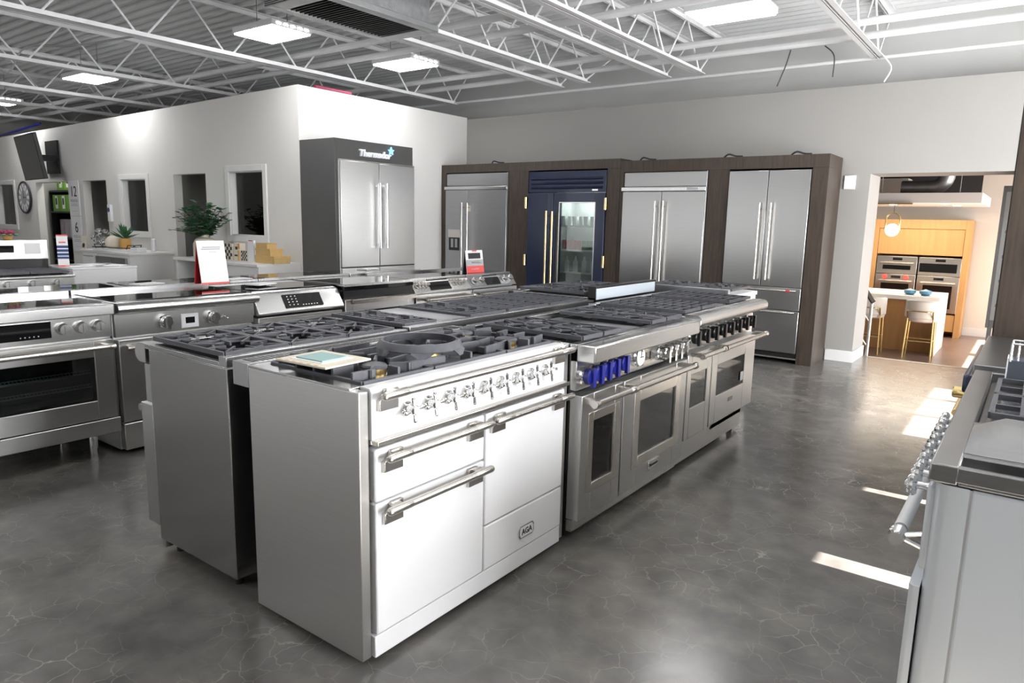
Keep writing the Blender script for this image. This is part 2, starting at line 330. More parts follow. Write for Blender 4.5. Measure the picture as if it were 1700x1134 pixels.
# ------------------------------------------------------------------ generic kitchen range (local: x along the front, front face at y=0 looking -Y)
KN = {}
def knob_mesh(kind):
    if kind in KN: return KN[kind]
    m = M(); D = (0, -1, 0)
    if kind == 'cross':
        m.lathe((0, 0, 0), D, [(0, .024), (.006, .024), (.009, .020)], 20)
        m.lathe((0, 0, 0), D, [(.009, .013), (.022, .011), (.03, .016), (.042, .017), (.047, .013), (.047, .001)], 16)
        for a in range(4):
            c = Vector((math.cos(a * PI / 2 + .12), 0, math.sin(a * PI / 2 + .12))); p = Vector((0, -.036, 0))
            m.cyl(p + c * .012, p + c * .036, .0045, 8, .006).ball(p + c * .037, .0068, 8)
        m.mat(1).lathe((0, -.047, 0), D, [(0, .0125), (.0012, .012)], 16)
        me = m.mesh('knob', ['chrome', 'white_metal'])
    elif kind in ('blue', 'black', 'steelk'):
        m.lathe((0, 0, 0), D, [(0, .036), (.008, .036), (.012, .031), (.02, .031)], 24)
        m.mat(1).lathe((0, 0, 0), D, [(.016, .030), (.024, .033), (.040, .032), (.044, .028), (.044, .001)], 24)
        m.prism([(-.009, -.040), (.009, -.040), (.011, .034), (-.011, .034)], 'y', -.054, -.040)
        me = m.mesh('knob', ['chrome', {'blue': 'blue_knob', 'black': 'black_panel', 'steelk': 'chrome'}[kind]])
    elif kind == 'disc':
        m.lathe((0, 0, 0), D, [(0, .034), (.010, .034), (.012, .030), (.034, .028), (.038, .025), (.038, .001)], 24)
        m.mat(1).box(-.003, .003, -.042, -.037, -.024, .024); me = m.mesh('knob', ['steel', 'steel_dark'])
    elif kind == 'star':
        m.lathe((0, 0, 0), D, [(0, .02), (.010, .02), (.012, .015), (.03, .010), (.05, .010)], 16)
        for a in range(5):
            w = a * 2 * PI / 5; m.ball((math.cos(w) * .018, -.062, math.sin(w) * .018), .0135, 10)
        m.ball((0, -.068, 0), .014, 10); me = m.mesh('knob', 'chrome')
    elif kind == 'gold':
        m.lathe((0, 0, 0), D, [(0, .03), (.01, .03), (.02, .024), (.05, .024), (.055, .018), (.055, .001)], 16); me = m.mesh('knob', 'gold')
    elif kind == 'small':
        m.lathe((0, 0, 0), D, [(0, .022), (.006, .022), (.008, .017), (.03, .016), (.03, .001)], 16).box(-.004, .004, -.04, -.028, -.015, .015); me = m.mesh('knob', 'satin')
    elif kind == 'toggle':
        m.lathe((0, 0, 0), D, [(0, .012), (.006, .010)], 12).cyl((0, 0, 0), (0, -.035, -.01), .005, 8).ball((0, -.036, -.01), .007, 8); me = m.mesh('knob', 'chrome')
    elif kind == 'red':
        m.lathe((0, 0, 0), D, [(0, .05), (.01, .05), (.02, .042), (.06, .04), (.06, .001)], 16); me = m.mesh('knob', 'coral')
    if kind in ('blue', 'black', 'steelk'):
        for v in me.vertices: v.co = (v.co.x * 1.12, v.co.y * 1.2, v.co.z * 1.12)
    KN[kind] = me; return me
def bar_handle(p, x0, x1, z, out, r, m='satin', y=0, cap=True):
    h = M().cyl((x0, y - out, z), (x1, y - out, z), r, 14)
    for xx in (x0 + .03, x1 - .03):
        h.box(xx - .012, xx + .012, y - out, y + .002, z - r * .8, z + r * .8)
    if cap:
        for xx, s in ((x0, 1), (x1, -1)): h.lathe((xx - .004 * s, y - out, z), (s, 0, 0), [(0, r * 1.25), (.028, r * 1.25), (.034, r)], 14)
    return part('handle', h, m, p)
def grate_star(p, x0, x1, y0, y1, zt, two=True):
    m = M(); w = .013; h = .014
    m.bar((x0, y0, zt), (x1, y0, zt), w, h + .003).bar((x0, y1, zt), (x1, y1, zt), w, h + .003).bar((x0, y0, zt), (x0, y1, zt), w, h + .003).bar((x1, y0, zt), (x1, y1, zt), w, h + .003)
    ym = (y0 + y1) / 2; m.bar((x0, ym, zt), (x1, ym, zt), w, h)
    xc = (x0 + x1) / 2; R = .052
    for yc, ya, yb in ((y0 + (y1 - y0) * .25, y0, ym), (y0 + (y1 - y0) * .75, ym, y1)):
        for ex, ey in ((x0, yc), (x1, yc), (xc, ya), (xc, yb), (x0, ya), (x1, ya), (x0, yb), (x1, yb)):
            d = Vector((ex - xc, ey - yc, 0)); L = d.length; d.normalize(); m.bar((xc + d.x * R, yc + d.y * R, zt), (ex, ey, zt), .008, h)
        rr = min((x1 - x0), (yb - ya)) * .36; arc = [(xc + math.cos(a) * rr, yc + math.sin(a) * rr, zt - .008) for a in [i * 2 * PI / 20 for i in range(20)]]
        m.tube(arc, .0055, 6, True)
    part('grate', m, 'iron', p)
    for yc in (y0 + (y1 - y0) * .25, y0 + (y1 - y0) * .75):
        b = M(); pts = []
        for i in range(10): a = i * PI / 5; r = .047 if i % 2 == 0 else .026; pts.append((xc + math.cos(a) * r, yc + math.sin(a) * r))
        b.prism(pts, 'z', zt - .05, zt - .03); b.mat(1).lathe((xc, yc, zt - .06), (0, 0, 1), [(0, .05), (.01, .05), (.012, .04)], 16)
        part('burner', b, ['iron_dark', 'brass'], p)
def grate_bars(p, x0, x1, y0, y1, zt, nb=6, along='x', caps=False):
    m = M(); w = .012; h = .014
    m.bar((x0, y0, zt), (x1, y0, zt), w, h + .003).bar((x0, y1, zt), (x1, y1, zt), w, h + .003).bar((x0, y0, zt), (x0, y1, zt), w, h + .003).bar((x1, y0, zt), (x1, y1, zt), w, h + .003)
    for i in range(1, nb):
        if along == 'x': yy = y0 + (y1 - y0) * i / nb; m.bar((x0, yy, zt), (x1, yy, zt), .009, h)
        else: xx = x0 + (x1 - x0) * i / nb; m.bar((xx, y0, zt), (xx, y1, zt), .009, h)
    m.bar(((x0 + x1) / 2, y0, zt - .003), ((x0 + x1) / 2, y1, zt - .003), .009, h)
    if caps:
        for yc in (.27, .73):
            for dx in (-.05, .05): m.box((x0 + x1) / 2 + dx - .014, (x0 + x1) / 2 + dx + .014, y0 + (y1 - y0) * yc - .03, y0 + (y1 - y0) * yc + .03, zt - .02, zt + .014)
    part('grate', m, 'iron', p)
    for yc in (.27, .73):
        b = M().lathe(((x0 + x1) / 2, y0 + (y1 - y0) * yc, zt - .062), (0, 0, 1), [(0, .055), (.012, .055), (.014, .046), (.026, .044), (.03, .038)], 18); part('burner', b, 'iron_dark', p)
def kitchen_range(name, label, loc, rz, w, d, zt=.905, zb=.1, body='steel_side', front='steel', door_m='steel_door', lip=('box', .06, .84, .905), pan=(.70, .84), pan_m=None, pan_y=0,
                  knobs=(), disp=(), doors=(), tops=(), trim=.03, kick=None, legs=None, group=None, door_out=.035, cat='range'):
    p = root(name, label, cat, loc, rz, group)
    part('body', M().box(0, w, .03, d, zb, zt - .02), body, p, .003)
    # cooktop tray with a recessed well
    m = M().box(.001, w - .001, 0, d - .001, zt - .02, zt - .016).box(0, .022, .04, d - .05, zt - .016, zt).box(w - .022, w, .04, d - .05, zt - .016, zt).box(0, w, 0, .04, zt - .016, zt)
    if not trim: m.box(0, w, d - .05, d, zt - .016, zt)
    part('cooktop', m, 'steel_top', p, .002)
    if lip[0] == 'box': part('front_trim', M().box(0, w, -lip[1], 0, lip[2], lip[3]), front, p, .006)
    elif lip[0] == 'bull':
        r = (lip[3] - lip[2]) / 2; zc = (lip[3] + lip[2]) / 2; poly = [(0, lip[2]), (0, lip[3])] + [(-lip[1] + r - r * math.sin(a), zc + r * math.cos(a)) for a in [i * PI / 10 for i in range(11)]]
        part('front_trim', M().prism(poly, 'x', 0, w), front, p)
    part('control_panel', M().box(.004, w - .004, pan_y, .03, pan[0], pan[1]), pan_m or front, p, .002)
    for x, z, k in knobs: put('knob', knob_mesh(k), p, (x, pan_y, z))
    for x0, x1, z0, z1, k in disp:
        if k == 'framed':
            part('display', M().box(x0, x1, pan_y - .006, pan_y, z0, z1).box(x0 - .004, x1 + .004, pan_y - .003, pan_y, z0 - .004, z1 + .004).mat(1).box(x0 + (x1 - x0) * .22, x1 - (x1 - x0) * .22, pan_y - .008, pan_y - .005, z0 + (z1 - z0) * .3, z1 - (z1 - z0) * .22), ['white_metal' if w < 1 else 'satin', 'black_glass'], p)
        else:
            q = part('display', M().box(x0, x1, pan_y - .004, pan_y, z0, z1), 'black_glass', p)
            if k == 'icons':
                ic = M()
                for i in range(5): ic.box(x0 + (x1 - x0) * (.5 + i * .07), x0 + (x1 - x0) * (.52 + i * .07), pan_y - .005, pan_y - .004, z0 + .012, z0 + .018)
                part('icon', ic, 'grey_ink', q)
            if k == 'keys':
                ic = M()
                for i in range(3):
                    for j in range(4): ic.box(x0 + .03 + i * .03, x0 + .038 + i * .03, pan_y - .005, pan_y - .004, z0 + .012 + j * .017, z0 + .017 + j * .017)
                for i in range(6): ic.box(x0 + .14 + i * .022, x0 + .15 + i * .022, pan_y - .005, pan_y - .004, z0 + .012, z0 + .017)
                part('icon', ic, 'paper', q)
    for D in doors:
        x0, x1, z0, z1 = D['b']; y0 = -door_out; g = .003; dm = D.get('m', door_m)
        if D.get('win'):
            a0, a1, b0, b1 = D['win']
            dr = part('door', M().frame(x0 + g, x1 - g, z0, z1, a0, a1, b0, b1, y0, .028), dm, p, .003)
            part('window', M().box(a0, a1, y0 + .006, y0 + .010, b0, b1), 'oven_glass', dr)
            if D.get('frame'):
                k = D['frame']; part('window_frame', M().frame(a0 - k, a1 + k, b0 - k * .9, b1 + k * .9, a0, a1, b0, b1, y0 - .004, y0 + .001), 'satin', dr, .002)
            part('oven_cavity', M().box(a0 + .002, a1 - .002, .026, .0285, b0 + .002, b1 - .002), 'iron_dark', dr)
            if D.get('rack'):
                for zz in D['rack']:
                    rk = M().cyl((a0 + .01, -.005, zz), (a1 - .01, -.005, zz), .004, 6).cyl((a0 + .01, .015, zz + .012), (a1 - .01, .015, zz + .012), .003, 6)
                    xx = a0 + .02
                    while xx < a1 - .02: rk.cyl((xx, -.005, zz + .002), (xx, .02, zz + .014), .0022, 5); xx += .018
                    part('oven_rack', rk, 'white_metal', dr)  # white finish paints in the bright reflection on the racks
        else: dr = part('door', M().box(x0 + g, x1 - g, y0, .028, z0, z1), dm, p, .004)
        if D.get('hz'):
            a, b = D.get('hx', (x0 + .03, x1 - .03)); bar_handle(dr, a, b, D['hz'], D.get('out', .06), D.get('hr', .013), D.get('hm', 'satin'), y0)
    for T in tops:
        k, x0, x1, y0, y1 = T[:5]
        if k in ('star', 'bars', 'barsy', 'fing'):
            part('burner_pan', M().box(x0, x1, y0, y1, zt - .016, zt - .010), 'pit_black', p)
            gt = zt + .03
            if k == 'star': grate_star(p, x0 + .008, x1 - .008, y0, y1, gt)
            elif k == 'bars': grate_bars(p, x0 + .008, x1 - .008, y0, y1, gt, 9, 'x')
            elif k == 'barsy': grate_bars(p, x0 + .008, x1 - .008, y0, y1, gt, 5, 'y', False)
            else: grate_bars(p, x0 + .008, x1 - .008, y0, y1, gt, 10, 'x', True)
        elif k == 'griddle': part('griddle', M().box(x0, x1, y0, y1, zt - .016, zt + T[5]), T[6] if len(T) > 6 else 'steel_top', p, .004)
        elif k == 'glass': part('glass_top', M().box(x0, x1, y0, y1, zt - .016, zt + .006), 'black_glass', p, .001)
    if trim: part('back_trim', M().box(0, w, d - .05, d, zt - .016, zt + trim), 'steel_top', p, .002)
    if kick: part('kick_plate', M().box(.01, w - .01, kick[2], kick[2] + .03, kick[0], kick[1]), kick[3] if len(kick) > 3 else front, p)
    for lx, ly in legs or ((.06, .08), (w - .06, .08), (.06, d - .08), (w - .06, d - .08)):
        part('leg', M().cyl((lx, ly, 0), (lx, ly, zb + .01), .022 if legs else .018, 14), 'chrome' if legs else 'black', p)
    return p

# ------------------------------------------------------------------ front row: white range cooker
AG = root('range_cooker', 'white enamel range cooker with steel sides and cross knobs, nearest in the middle row', 'range', (-1.565, 1.35, 0), PI / 2)
w, d = 1.165, .565
part('body', M().box(.03, w - .03, .03, d, .03, .89), 'steel_dark', AG)
part('side_panel', M().box(0, .038, 0, d, .025, .905), 'steel_side', AG, .003)
part('side_panel', M().box(w - .045, w, 0, d, .025, .905), 'steel_side', AG, .003)
part('cooktop', M().box(.0, w, .041, .05, .905, .912).box(0, w, d - .04, d, .905, .912).box(0, .055, .05, d - .04, .905, .912).box(w - .06, w, .05, d - .04, .905, .912), 'steel_top', AG, .001)
part('vent_trim', M().box(0, w, d, .66, .83, .916), 'steel_top', AG, .002)
vm = M()
for i in range(60): vm.box(.03 + i * .0185, .039 + i * .0185, d + .015, .645, .9155, .9168)
part('vent_slots', vm, 'black', AG)
part('fascia', M().prism([(-.012, .75), (-.012, .90), (-.004, .914), (.04, .914), (.04, .75)], 'x', .04, w - .047), 'white_enamel', AG, .003)
part('ledge', M().box(.042, w - .03, -.035, .02, .735, .752), 'satin', AG, .003)
part('door', M().box(.046, .576, -.02, .028, .55, .722), 'white_enamel', AG, .008)
part('door', M().box(.046, .576, -.02, .028, .105, .545), 'white_enamel', AG, .005)
part('door', M().box(.584, w - .05, -.02, .028, .288, .722), 'white_enamel', AG, .005)
dw = part('drawer', M().box(.584, w - .05, -.02, .028, .105, .282), 'white_enamel', AG, .005)
part('plinth', M().box(.04, w - .047, -.016, .028, .026, .10), 'white_enamel', AG, .003)
bd = part('badge', M().prism([(.812, .150), (.895, .150), (.905, .163), (.905, .190), (.895, .203), (.812, .203), (.802, .190), (.802, .163)], 'y', -.024, -.019).mat(1).prism([(.815, .155), (.892, .155), (.899, .166), (.899, .187), (.892, .198), (.815, .198), (.808, .187), (.808, .166)], 'y', -.0255, -.0235), ['chrome', 'white_enamel'], dw)
text('lettering', 'AGA', .034, bd, (.853, -.026, .1765), FACE, 'ink', .0008, bold=.0006)
def aga_handle(x0, x1, z, y=-.02, out=.045):
    h = M().cyl((x0, y - out, z), (x1, y - out, z), .0125, 16)
    for xx, s in ((x0, 1), (x1, -1)):
        h.lathe((xx - .012 * s, y - out, z), (s, 0, 0), [(0, .006), (.004, .011), (.012, .0135), (.1, .0135), (.103, .0125)], 16)
        a, b = sorted((xx + s * .005, xx + s * .085)); 
        h.prism([(a, z - .055), (b, z - .055), (b, z - .008)] + ([(b, z + .012), (a + .03, z + .012), (a + .02, z - .012), (a, z - .02)] if s == 1 else [(b - .0, z - .02), (b - .02, z - .012), (b - .03, z + .012), (a, z + .012)]), 'y', y - .014, y + .001)
        c = (a + b) / 2; h.box(c - .022, c + .022, y - out, y - .01, z - .008, z + .008)
    return part('handle', h, 'satin', AG, .002)
aga_handle(.055, w - .055, .895, -.012); aga_handle(.065, .56, .70); aga_handle(.065, .56, .53); aga_handle(.60, w - .06, .70)
for i in range(9): put('knob', knob_mesh('cross'), AG, (.185 + i * .0975, -.012, .825))
dots = M()
for i in range(8): dots.lathe((.222 + i * .0975, -.0118, .868), (0, -1, 0), [(0, .0028), (.001, .0028)], 8)
part('knob_mark', dots, 'ink', AG)
def blade(m, a, b, z, h=.036, t=.012): m.bar((a[0], a[1], z), (b[0], b[1], z), t, h)
GZ = .944
for x0, x1, cs in ((.065, .375, [(.215, .17), (.215, .41)]), (.385, .785, [(.585, .27)]), (.795, 1.10, [(.945, .17), (.945, .41)])):
    g = M(); y0, y1 = .055, .52
    for a, b in (((x0, y0), (x1, y0)), ((x0, y1), (x1, y1)), ((x0, y0), (x0, y1)), ((x1, y0), (x1, y1))): blade(g, a, b, .921, .024, .013)
    for k in range(5):
        yy = y0 + .045 + k * (y1 - y0 - .09) / 4
        for xx, s in ((x0, 1), (x1, -1)): blade(g, (xx - s * .005, yy), (xx + s * .085, yy + random.uniform(-.02, .02)), GZ, .045, .011)
    for cx, cy in cs:
        for a in range(4):
            t = PI / 4 + a * PI / 2; blade(g, (cx + math.cos(t) * .05, cy + math.sin(t) * .05), (cx + math.cos(t) * .13, cy + math.sin(t) * .125), GZ, .04, .011)
    blade(g, ((x0 + x1) / 2, y0), ((x0 + x1) / 2, y0 + .05), GZ, .045, .011); blade(g, ((x0 + x1) / 2, y1 - .05), ((x0 + x1) / 2, y1), GZ, .045, .011)
    part('grate', g, 'iron', AG, .002)
    for cx, cy in cs:
        b = M().lathe((cx, cy, .892), (0, 0, 1), [(0, .075), (.008, .072), (.014, .05)], 24); b.mat(1).lathe((cx, cy, .905), (0, 0, 1), [(0, .042), (.022, .042)], 24); b.mat(2).lathe((cx, cy, .927), (0, 0, 1), [(0, .046), (.006, .046), (.012, .04), (.014, .02)], 24)
        part('burner', b, ['steel_top', 'brass', 'iron'], AG)
part('burner_pan', M().box(.058, w - .063, .052, d - .042, .892, .895), 'steel_top', AG)
# wok ring
wr = M(); cx, cy = -1.765, 1.815; n = 40
pz = [(.046, .140), (.046, .131), (.022, .139), (.017, .152), (.022, .158), (.040, .147)]
wr.lathe((cx, cy, .944), (0, 0, 1), pz + [pz[0]], n, False)
for k in range(6):
    a = k * PI / 3 + .3; ps = []
    for t in (-.24, -.08, .08, .24): ps.append((math.cos(a + t), math.sin(a + t), .962 if abs(t) > .1 else .944))
    for q in range(3):
        A, B = ps[q], ps[q + 1]; v = []
        for c, s_, zb_ in (A, B): v += [(cx + c * .140, cy + s_ * .140, .968), (cx + c * .156, cy + s_ * .156, .968), (cx + c * .166, cy + s_ * .166, zb_), (cx + c * .150, cy + s_ * .150, zb_)]
        wr.add(v, [(0, 1, 2, 3), (4, 5, 6, 7), (0, 1, 5, 4), (1, 2, 6, 5), (2, 3, 7, 6), (3, 0, 4, 7)])
thing('wok_ring', wr, 'iron', 'round black cast iron wok ring sitting on the white range cooker', 'wok ring')
# catalogue on the near burner
ct = root('catalogue', 'open flat catalogue with teal panel lying on the near burners of the white cooker', 'catalogue', (-1.875, 1.47, .946), .06)
part('page', M().box(-.12, .12, -.10, .10, 0, .006), 'cream', ct)
part('cover_panel', M().box(-.072, .055, -.055, .055, .006, .012).mat(1).box(-.085, .07, -.068, .068, .006, .008), ['teal', 'paper'], ct)
pm = M(); 
for k in range(6): pm.box(-.115 + k * .035, -.10 + k * .035, -.095, -.088, .006, .0065)
part('picture', pm, 'ochre', ct)

# ------------------------------------------------------------------ front row: steel ranges
TH = kitchen_range('range', 'steel double oven range with blue knobs and round dial beside the white cooker', (-1.53, 2.525, 0), PI / 2, 1.135, .62, .905, .10, body='black_panel', lip=('box', .092, .831, .905), pan=(.70, .831),
    knobs=[(.055, .762, 'blue'), (.127, .766, 'blue'), (.20, .770, 'blue'), (.275, .772, 'blue'), (.365, .775, 'blue'), (.83, .755, 'steelk'), (.905, .755, 'steelk'), (.98, .755, 'steelk'), (1.055, .755, 'steelk')],
    disp=[(.41, .50, .715, .80, 'framed'), (.64, .735, .715, .80, 'framed')],
    doors=[dict(b=(0, .38, .11, .682), win=(.105, .30, .262, .555), frame=.045, hz=.655, hx=(.015, .372), out=.055, hr=.015), dict(b=(.385, 1.135, .11, .682), win=(.56, .99, .265, .555), frame=.06, hz=.655, hx=(.378, 1.12), out=.055, hr=.015, rack=(.33, .49))],
    tops=[('star', .035, .215, .0, .545), ('star', .215, .395, .0, .545), ('griddle', .40, .70, .03, .545, -.004, 'steel_soft'), ('star', .705, .885, .0, .545), ('star', .885, 1.09, .0, .545)], trim=.02, kick=(.05, .105, .0))
part('dial', M().lathe((.568, 0, .772), (0, -1, 0), [(0, .05), (.012, .05), (.018, .044), (.024, .044)], 28).mat(1).lathe((.568, -.024, .772), (0, -1, 0), [(0, .042), (.003, .041)], 28).mat(2).box(.566, .570, -.029, -.026, .772, .806).box(.558, .593, -.029, -.026, .770, .774), ['chrome', 'white_enamel', 'ink'], TH)
bx = part('badge', M().box(.69, .81, -.041, -.034, .155, .205), 'steel', TH, .002); text('lettering', 'Thermador', .022, bx, (.75, -.042, .18), FACE, 'ink', .0005)
for zx in (.555, .75, .79): put('indicator', knob_mesh('toggle'), TH, (zx, 0, .818))
VK = kitchen_range('range', 'steel double oven range with black knobs at the far end of the middle row', (-1.53, 3.665, 0), PI / 2, 1.17, .62, .915, .12, lip=('bull', .10, .86, .928), pan=(.715, .86), pan_m='steel',
    knobs=[(.09 + i * .136, .79, 'black') for i in range(8)],
    doors=[dict(b=(0, .37, .2, .70), win=(.06, .30, .38, .58), hz=.70, hx=(.02, .36), out=.075, hr=.014), dict(b=(.375, 1.17, .2, .70), win=(.47, .97, .375, .575), hz=.70, hx=(.385, 1.15), out=.075, hr=.014)],
    tops=[('bars', .02, .27, .02, .55), ('bars', .27, .54, .02, .55), ('griddle', .545, .72, .03, .55, .012, 'steel_top'), ('bars', .725, 1.15, .02, .55)], trim=.02, kick=(.03, .2, .03, 'steel_side'))
part('sticker', M().box(.905, .962, -.036, -.0345, .40, .46), 'paper', VK)
part('badge', M().box(.70, .775, -.038, -.034, .30, .325), 'steel_dark', VK)
# end of the middle row, turned to the fridges
ER = root('range', 'white fronted range turned to the fridge wall at the end of the middle row', 'range', (-1.755, 5.56, 0), PI)
part('body', M().box(0, .74, .03, .56, .05, .89), 'steel_side', ER, .003)
part('door', M().box(.005, .735, -.01, .03, .12, .74), 'white_enamel', ER, .004)
part('cooktop', M().box(-.01, .75, -.03, .56, .885, .915), 'white_metal', ER, .004)
part('control_panel', M().box(.0, .74, -.02, .03, .76, .885), 'white_enamel', ER)
for i in range(5): put('knob', knob_mesh('black'), ER, (.09 + i * .14, -.02, .825))
grate_bars(ER, .03, .36, .05, .46, .955, 6, 'y', True); grate_bars(ER, .38, .71, .05, .46, .955, 6, 'y', True)
part('backguard', M().box(0, .74, .56, .595, .80, .962), 'steel_soft', ER, .003)
for x in (.06, .68):
    for y in (.08, .5): part('leg', M().cyl((x, y, 0), (x, y, .055), .02, 10), 'black', ER)

# ------------------------------------------------------------------ second row, back to back with the first (faces -X)
RA = kitchen_range('range', 'steel range with star burners and plain side, standing left of the white cooker', (-2.87, 2.262, 0), -PI / 2, .905, .595, .895, .06, body='steel_dull', lip=('bull', .085, .815, .895), pan=(.65, .81), pan_y=-.02,
    knobs=[(.09 + i * .145, .73, 'steelk') for i in range(6)], doors=[dict(b=(0, .905, .115, .64), win=(.2, .7, .25, .5), hz=.60, out=.06)],
    tops=[('star', .03, .31, .03, .54), ('star', .31, .60, .03, .54), ('star', .60, .885, .03, .54)], trim=.022, door_out=.07, kick=(.02, .1, .02))
RB = kitchen_range('range', 'steel range with pale griddle plate and finger grates in the second row', (-2.87, 3.935, 0), -PI / 2, 1.665, .60, .905, .08, lip=('bull', .08, .83, .905), pan=(.69, .83),
    knobs=[(.12 + i * .16, .76, 'black') for i in range(10)], doors=[dict(b=(0, 1.0, .115, .68), hz=.64, out=.06), dict(b=(1.0, 1.665, .115, .68), hz=.64, out=.06)],
    tops=[('fing', 1.42, 1.655, .03, .54), ('griddle', 1.19, 1.41, .03, .54, .02, 'steel_soft'), ('fing', .86, 1.18, .03, .54), ('bars', .44, .85, .03, .54), ('bars', .02, .43, .03, .54)], trim=.022)
RD = kitchen_range('range', 'black sided gas range with pale backguard at the far end of the second row', (-2.93, 4.84, 0), -PI / 2, .89, .66, .935, .06, body='black_panel', front='black_panel', lip=('box', .05, .85, .93), pan=(.72, .85),
    knobs=[(.1 + i * .17, .785, 'steelk') for i in range(5)], doors=[dict(b=(0, .89, .115, .71), m='black_panel', hz=.66)], tops=[('star', .03, .445, .03, .56), ('star', .445, .86, .03, .56)], trim=0)
part('backguard', M().box(0, .89, .605, .665, .90, 1.008).mat(1).box(.03, .89 - .0, .665, .672, .925, .996), ['black_panel', 'film'], RD, .002)

# ------------------------------------------------------------------ left row (faces +X)
kitchen_range('range', 'steel range with big glass oven window and round legs in the left row', (-4.22, .90, 0), PI / 2, .92, .60, .905, .155, lip=('box', .05, .845, .905), pan=(.715, .845),
    knobs=[(.075, .785, 'disc'), (.165, .785, 'disc'), (.255, .785, 'disc'), (.665, .785, 'disc'), (.757, .785, 'disc'), (.845, .785, 'disc')], disp=[(.31, .607, .742, .832, 'icons')],
    doors=[dict(b=(0, .905, .25, .705), win=(.12, .80, .36, .612), hz=.672, hx=(.05, .885), out=.06, hr=.014, rack=(.44, .52)), dict(b=(0, .92, .155, .243))], tops=[('glass', .03, .89, .03, .55)], trim=.03, legs=((.80, .07), (.12, .07), (.12, .5), (.80, .5)))
RB3 = kitchen_range('range', 'steel range with small framed clock display and rounded edge in the left row', (-4.22, 1.832, 0), PI / 2, .905, .60, .905, .02, lip=('bull', .075, .838, .905), pan=(.70, .838),
    knobs=[(.29, .77, 'steelk'), (.60, .768, 'steelk'), (.69, .765, 'toggle')], disp=[(.40, .505, .72, .80, 'framed')],
    doors=[dict(b=(0, .905, .2, .69), hz=.645, hx=(.03, .87), out=.05), dict(b=(0, .905, .03, .19))], tops=[('glass', .03, .875, .03, .55)], trim=.03)
RC = root('range', 'slide-in range with sloping bright panel and black keypad in the left row', 'range', (-4.22, 2.745, 0), PI / 2)
part('body', M().box(0, .73, .04, .60, .06, .89), 'black_panel', RC)
cp = part('control_panel', M().prism([(-.045, .745), (-.05, .76), (.03, .885), (.09, .90), (.09, .745)], 'x', .0, .73), 'steel', RC, .004)
kp = part('keypad', M().box(-.16, .16, -.004, 0, -.052, .052), 'black_glass', cp, loc=(.385, -.0125, .824), rot=(-math.atan2(.08, .125), 0, 0))
ic = M()
for i in range(3):
    for j in range(4): ic.box(-.13 + i * .033, -.122 + i * .033, -.0055, -.004, -.035 + j * .022, -.028 + j * .022)
for i in range(6): ic.box(-.02 + i * .024, -.01 + i * .024, -.0055, -.004, -.04, -.034)
part('key_mark', ic, 'paper', kp)
part('door', M().box(.005, .725, -.03, .04, .2, .728), 'steel_door', RC, .004)
bar_handle(RC, .05, .68, .68, .075, .014, 'satin', -.03)
part('drawer', M().box(.005, .725, -.03, .04, .06, .19), 'steel_door', RC, .004)
part('glass_top', M().box(0, .73, .09, .60, .89, .908), 'black_glass', RC, .003)
DR = root('range', 'range with thick black glass top and wide bright handle in the left row', 'range', (-4.22, 3.50, 0), PI / 2)
part('body', M().box(0, .74, .03, .58, .05, .87), 'steel_side', DR)
part('glass_top', M().box(.0, .74, -.02, .60, .865, .91).mat(1).box(-.002, .742, -.026, -.018, .895, .914).box(-.002, .004, -.02, .6, .9, .914), ['black_glass', 'steel'], DR)
part('control_panel', M().box(0, .74, -.012, .03, .80, .862), 'black_panel', DR)
dd = part('door', M().frame(.0, .74, .15, .795, .07, .67, .25, .70, -.03, .03), 'steel_door', DR, .003)
part('window', M().box(.07, .67, -.022, -.018, .25, .70), 'black_glass', dd)
h = M().prism([(-.085, .765), (-.085, .795), (-.07, .80), (-.06, .795), (-.06, .765)], 'x', .03, .71); 
for xx in (.05, .67): h.box(xx, xx + .03, -.065, -.028, .77, .79)
part('handle', h, 'satin', dd)
ch = M().box(.56, .68, .2, .45, .91, .935); 
def knobby(label, y0, w, m_, nk, dx0, dx1, kn):
    p = root('range', label, 'range', (-4.22, y0, 0), PI / 2)
    part('body', M().box(0, w, .03, .60, .05, .885), m_, p)
    part('glass_top', M().box(.01, w - .01, .07, .60, .885, .908).mat(1).box(0, w, .06, .08, .87, .91).box(0, w, .58, .61, .89, .925), ['black_glass', 'steel_top'], p)
    cp = part('control_panel', M().prism([(-.03, .79), (.06, .905), (.10, .905), (.10, .79)], 'x', 0, w), m_, p, .003)
    rx = -math.atan2(.09, .115)
    for x in nk: put('knob', knob_mesh(kn), p, (x, .012, .846), (rx, 0, 0))
    part('display', M().box(-(dx1 - dx0) / 2, (dx1 - dx0) / 2, -.004, 0, -.055, .055), 'black_glass', cp, loc=((dx0 + dx1) / 2, .0155, .848), rot=(rx, 0, 0))
    part('door', M().box(.003, w - .003, -.035, .03, .18, .775), m_, p, .003)
    bar_handle(p, .06, w - .04, .735, .065, .014, 'satin', -.035)
    part('drawer', M().box(.003, w - .003, -.035, .03, .06, .17), m_, p, .003)
    return p
knobby('slide-in steel range with eight small knobs around a black display, left row', 4.262, .74, 'steel', (.055, .095, .135, .175, .53, .57, .61, .65), .205, .47, 'small')
knobby('darker steel slide-in range with four large knobs at far end of left row', 5.01, .69, 'steel_soft', (.06, .16, .53, .62), .23, .45, 'disc')

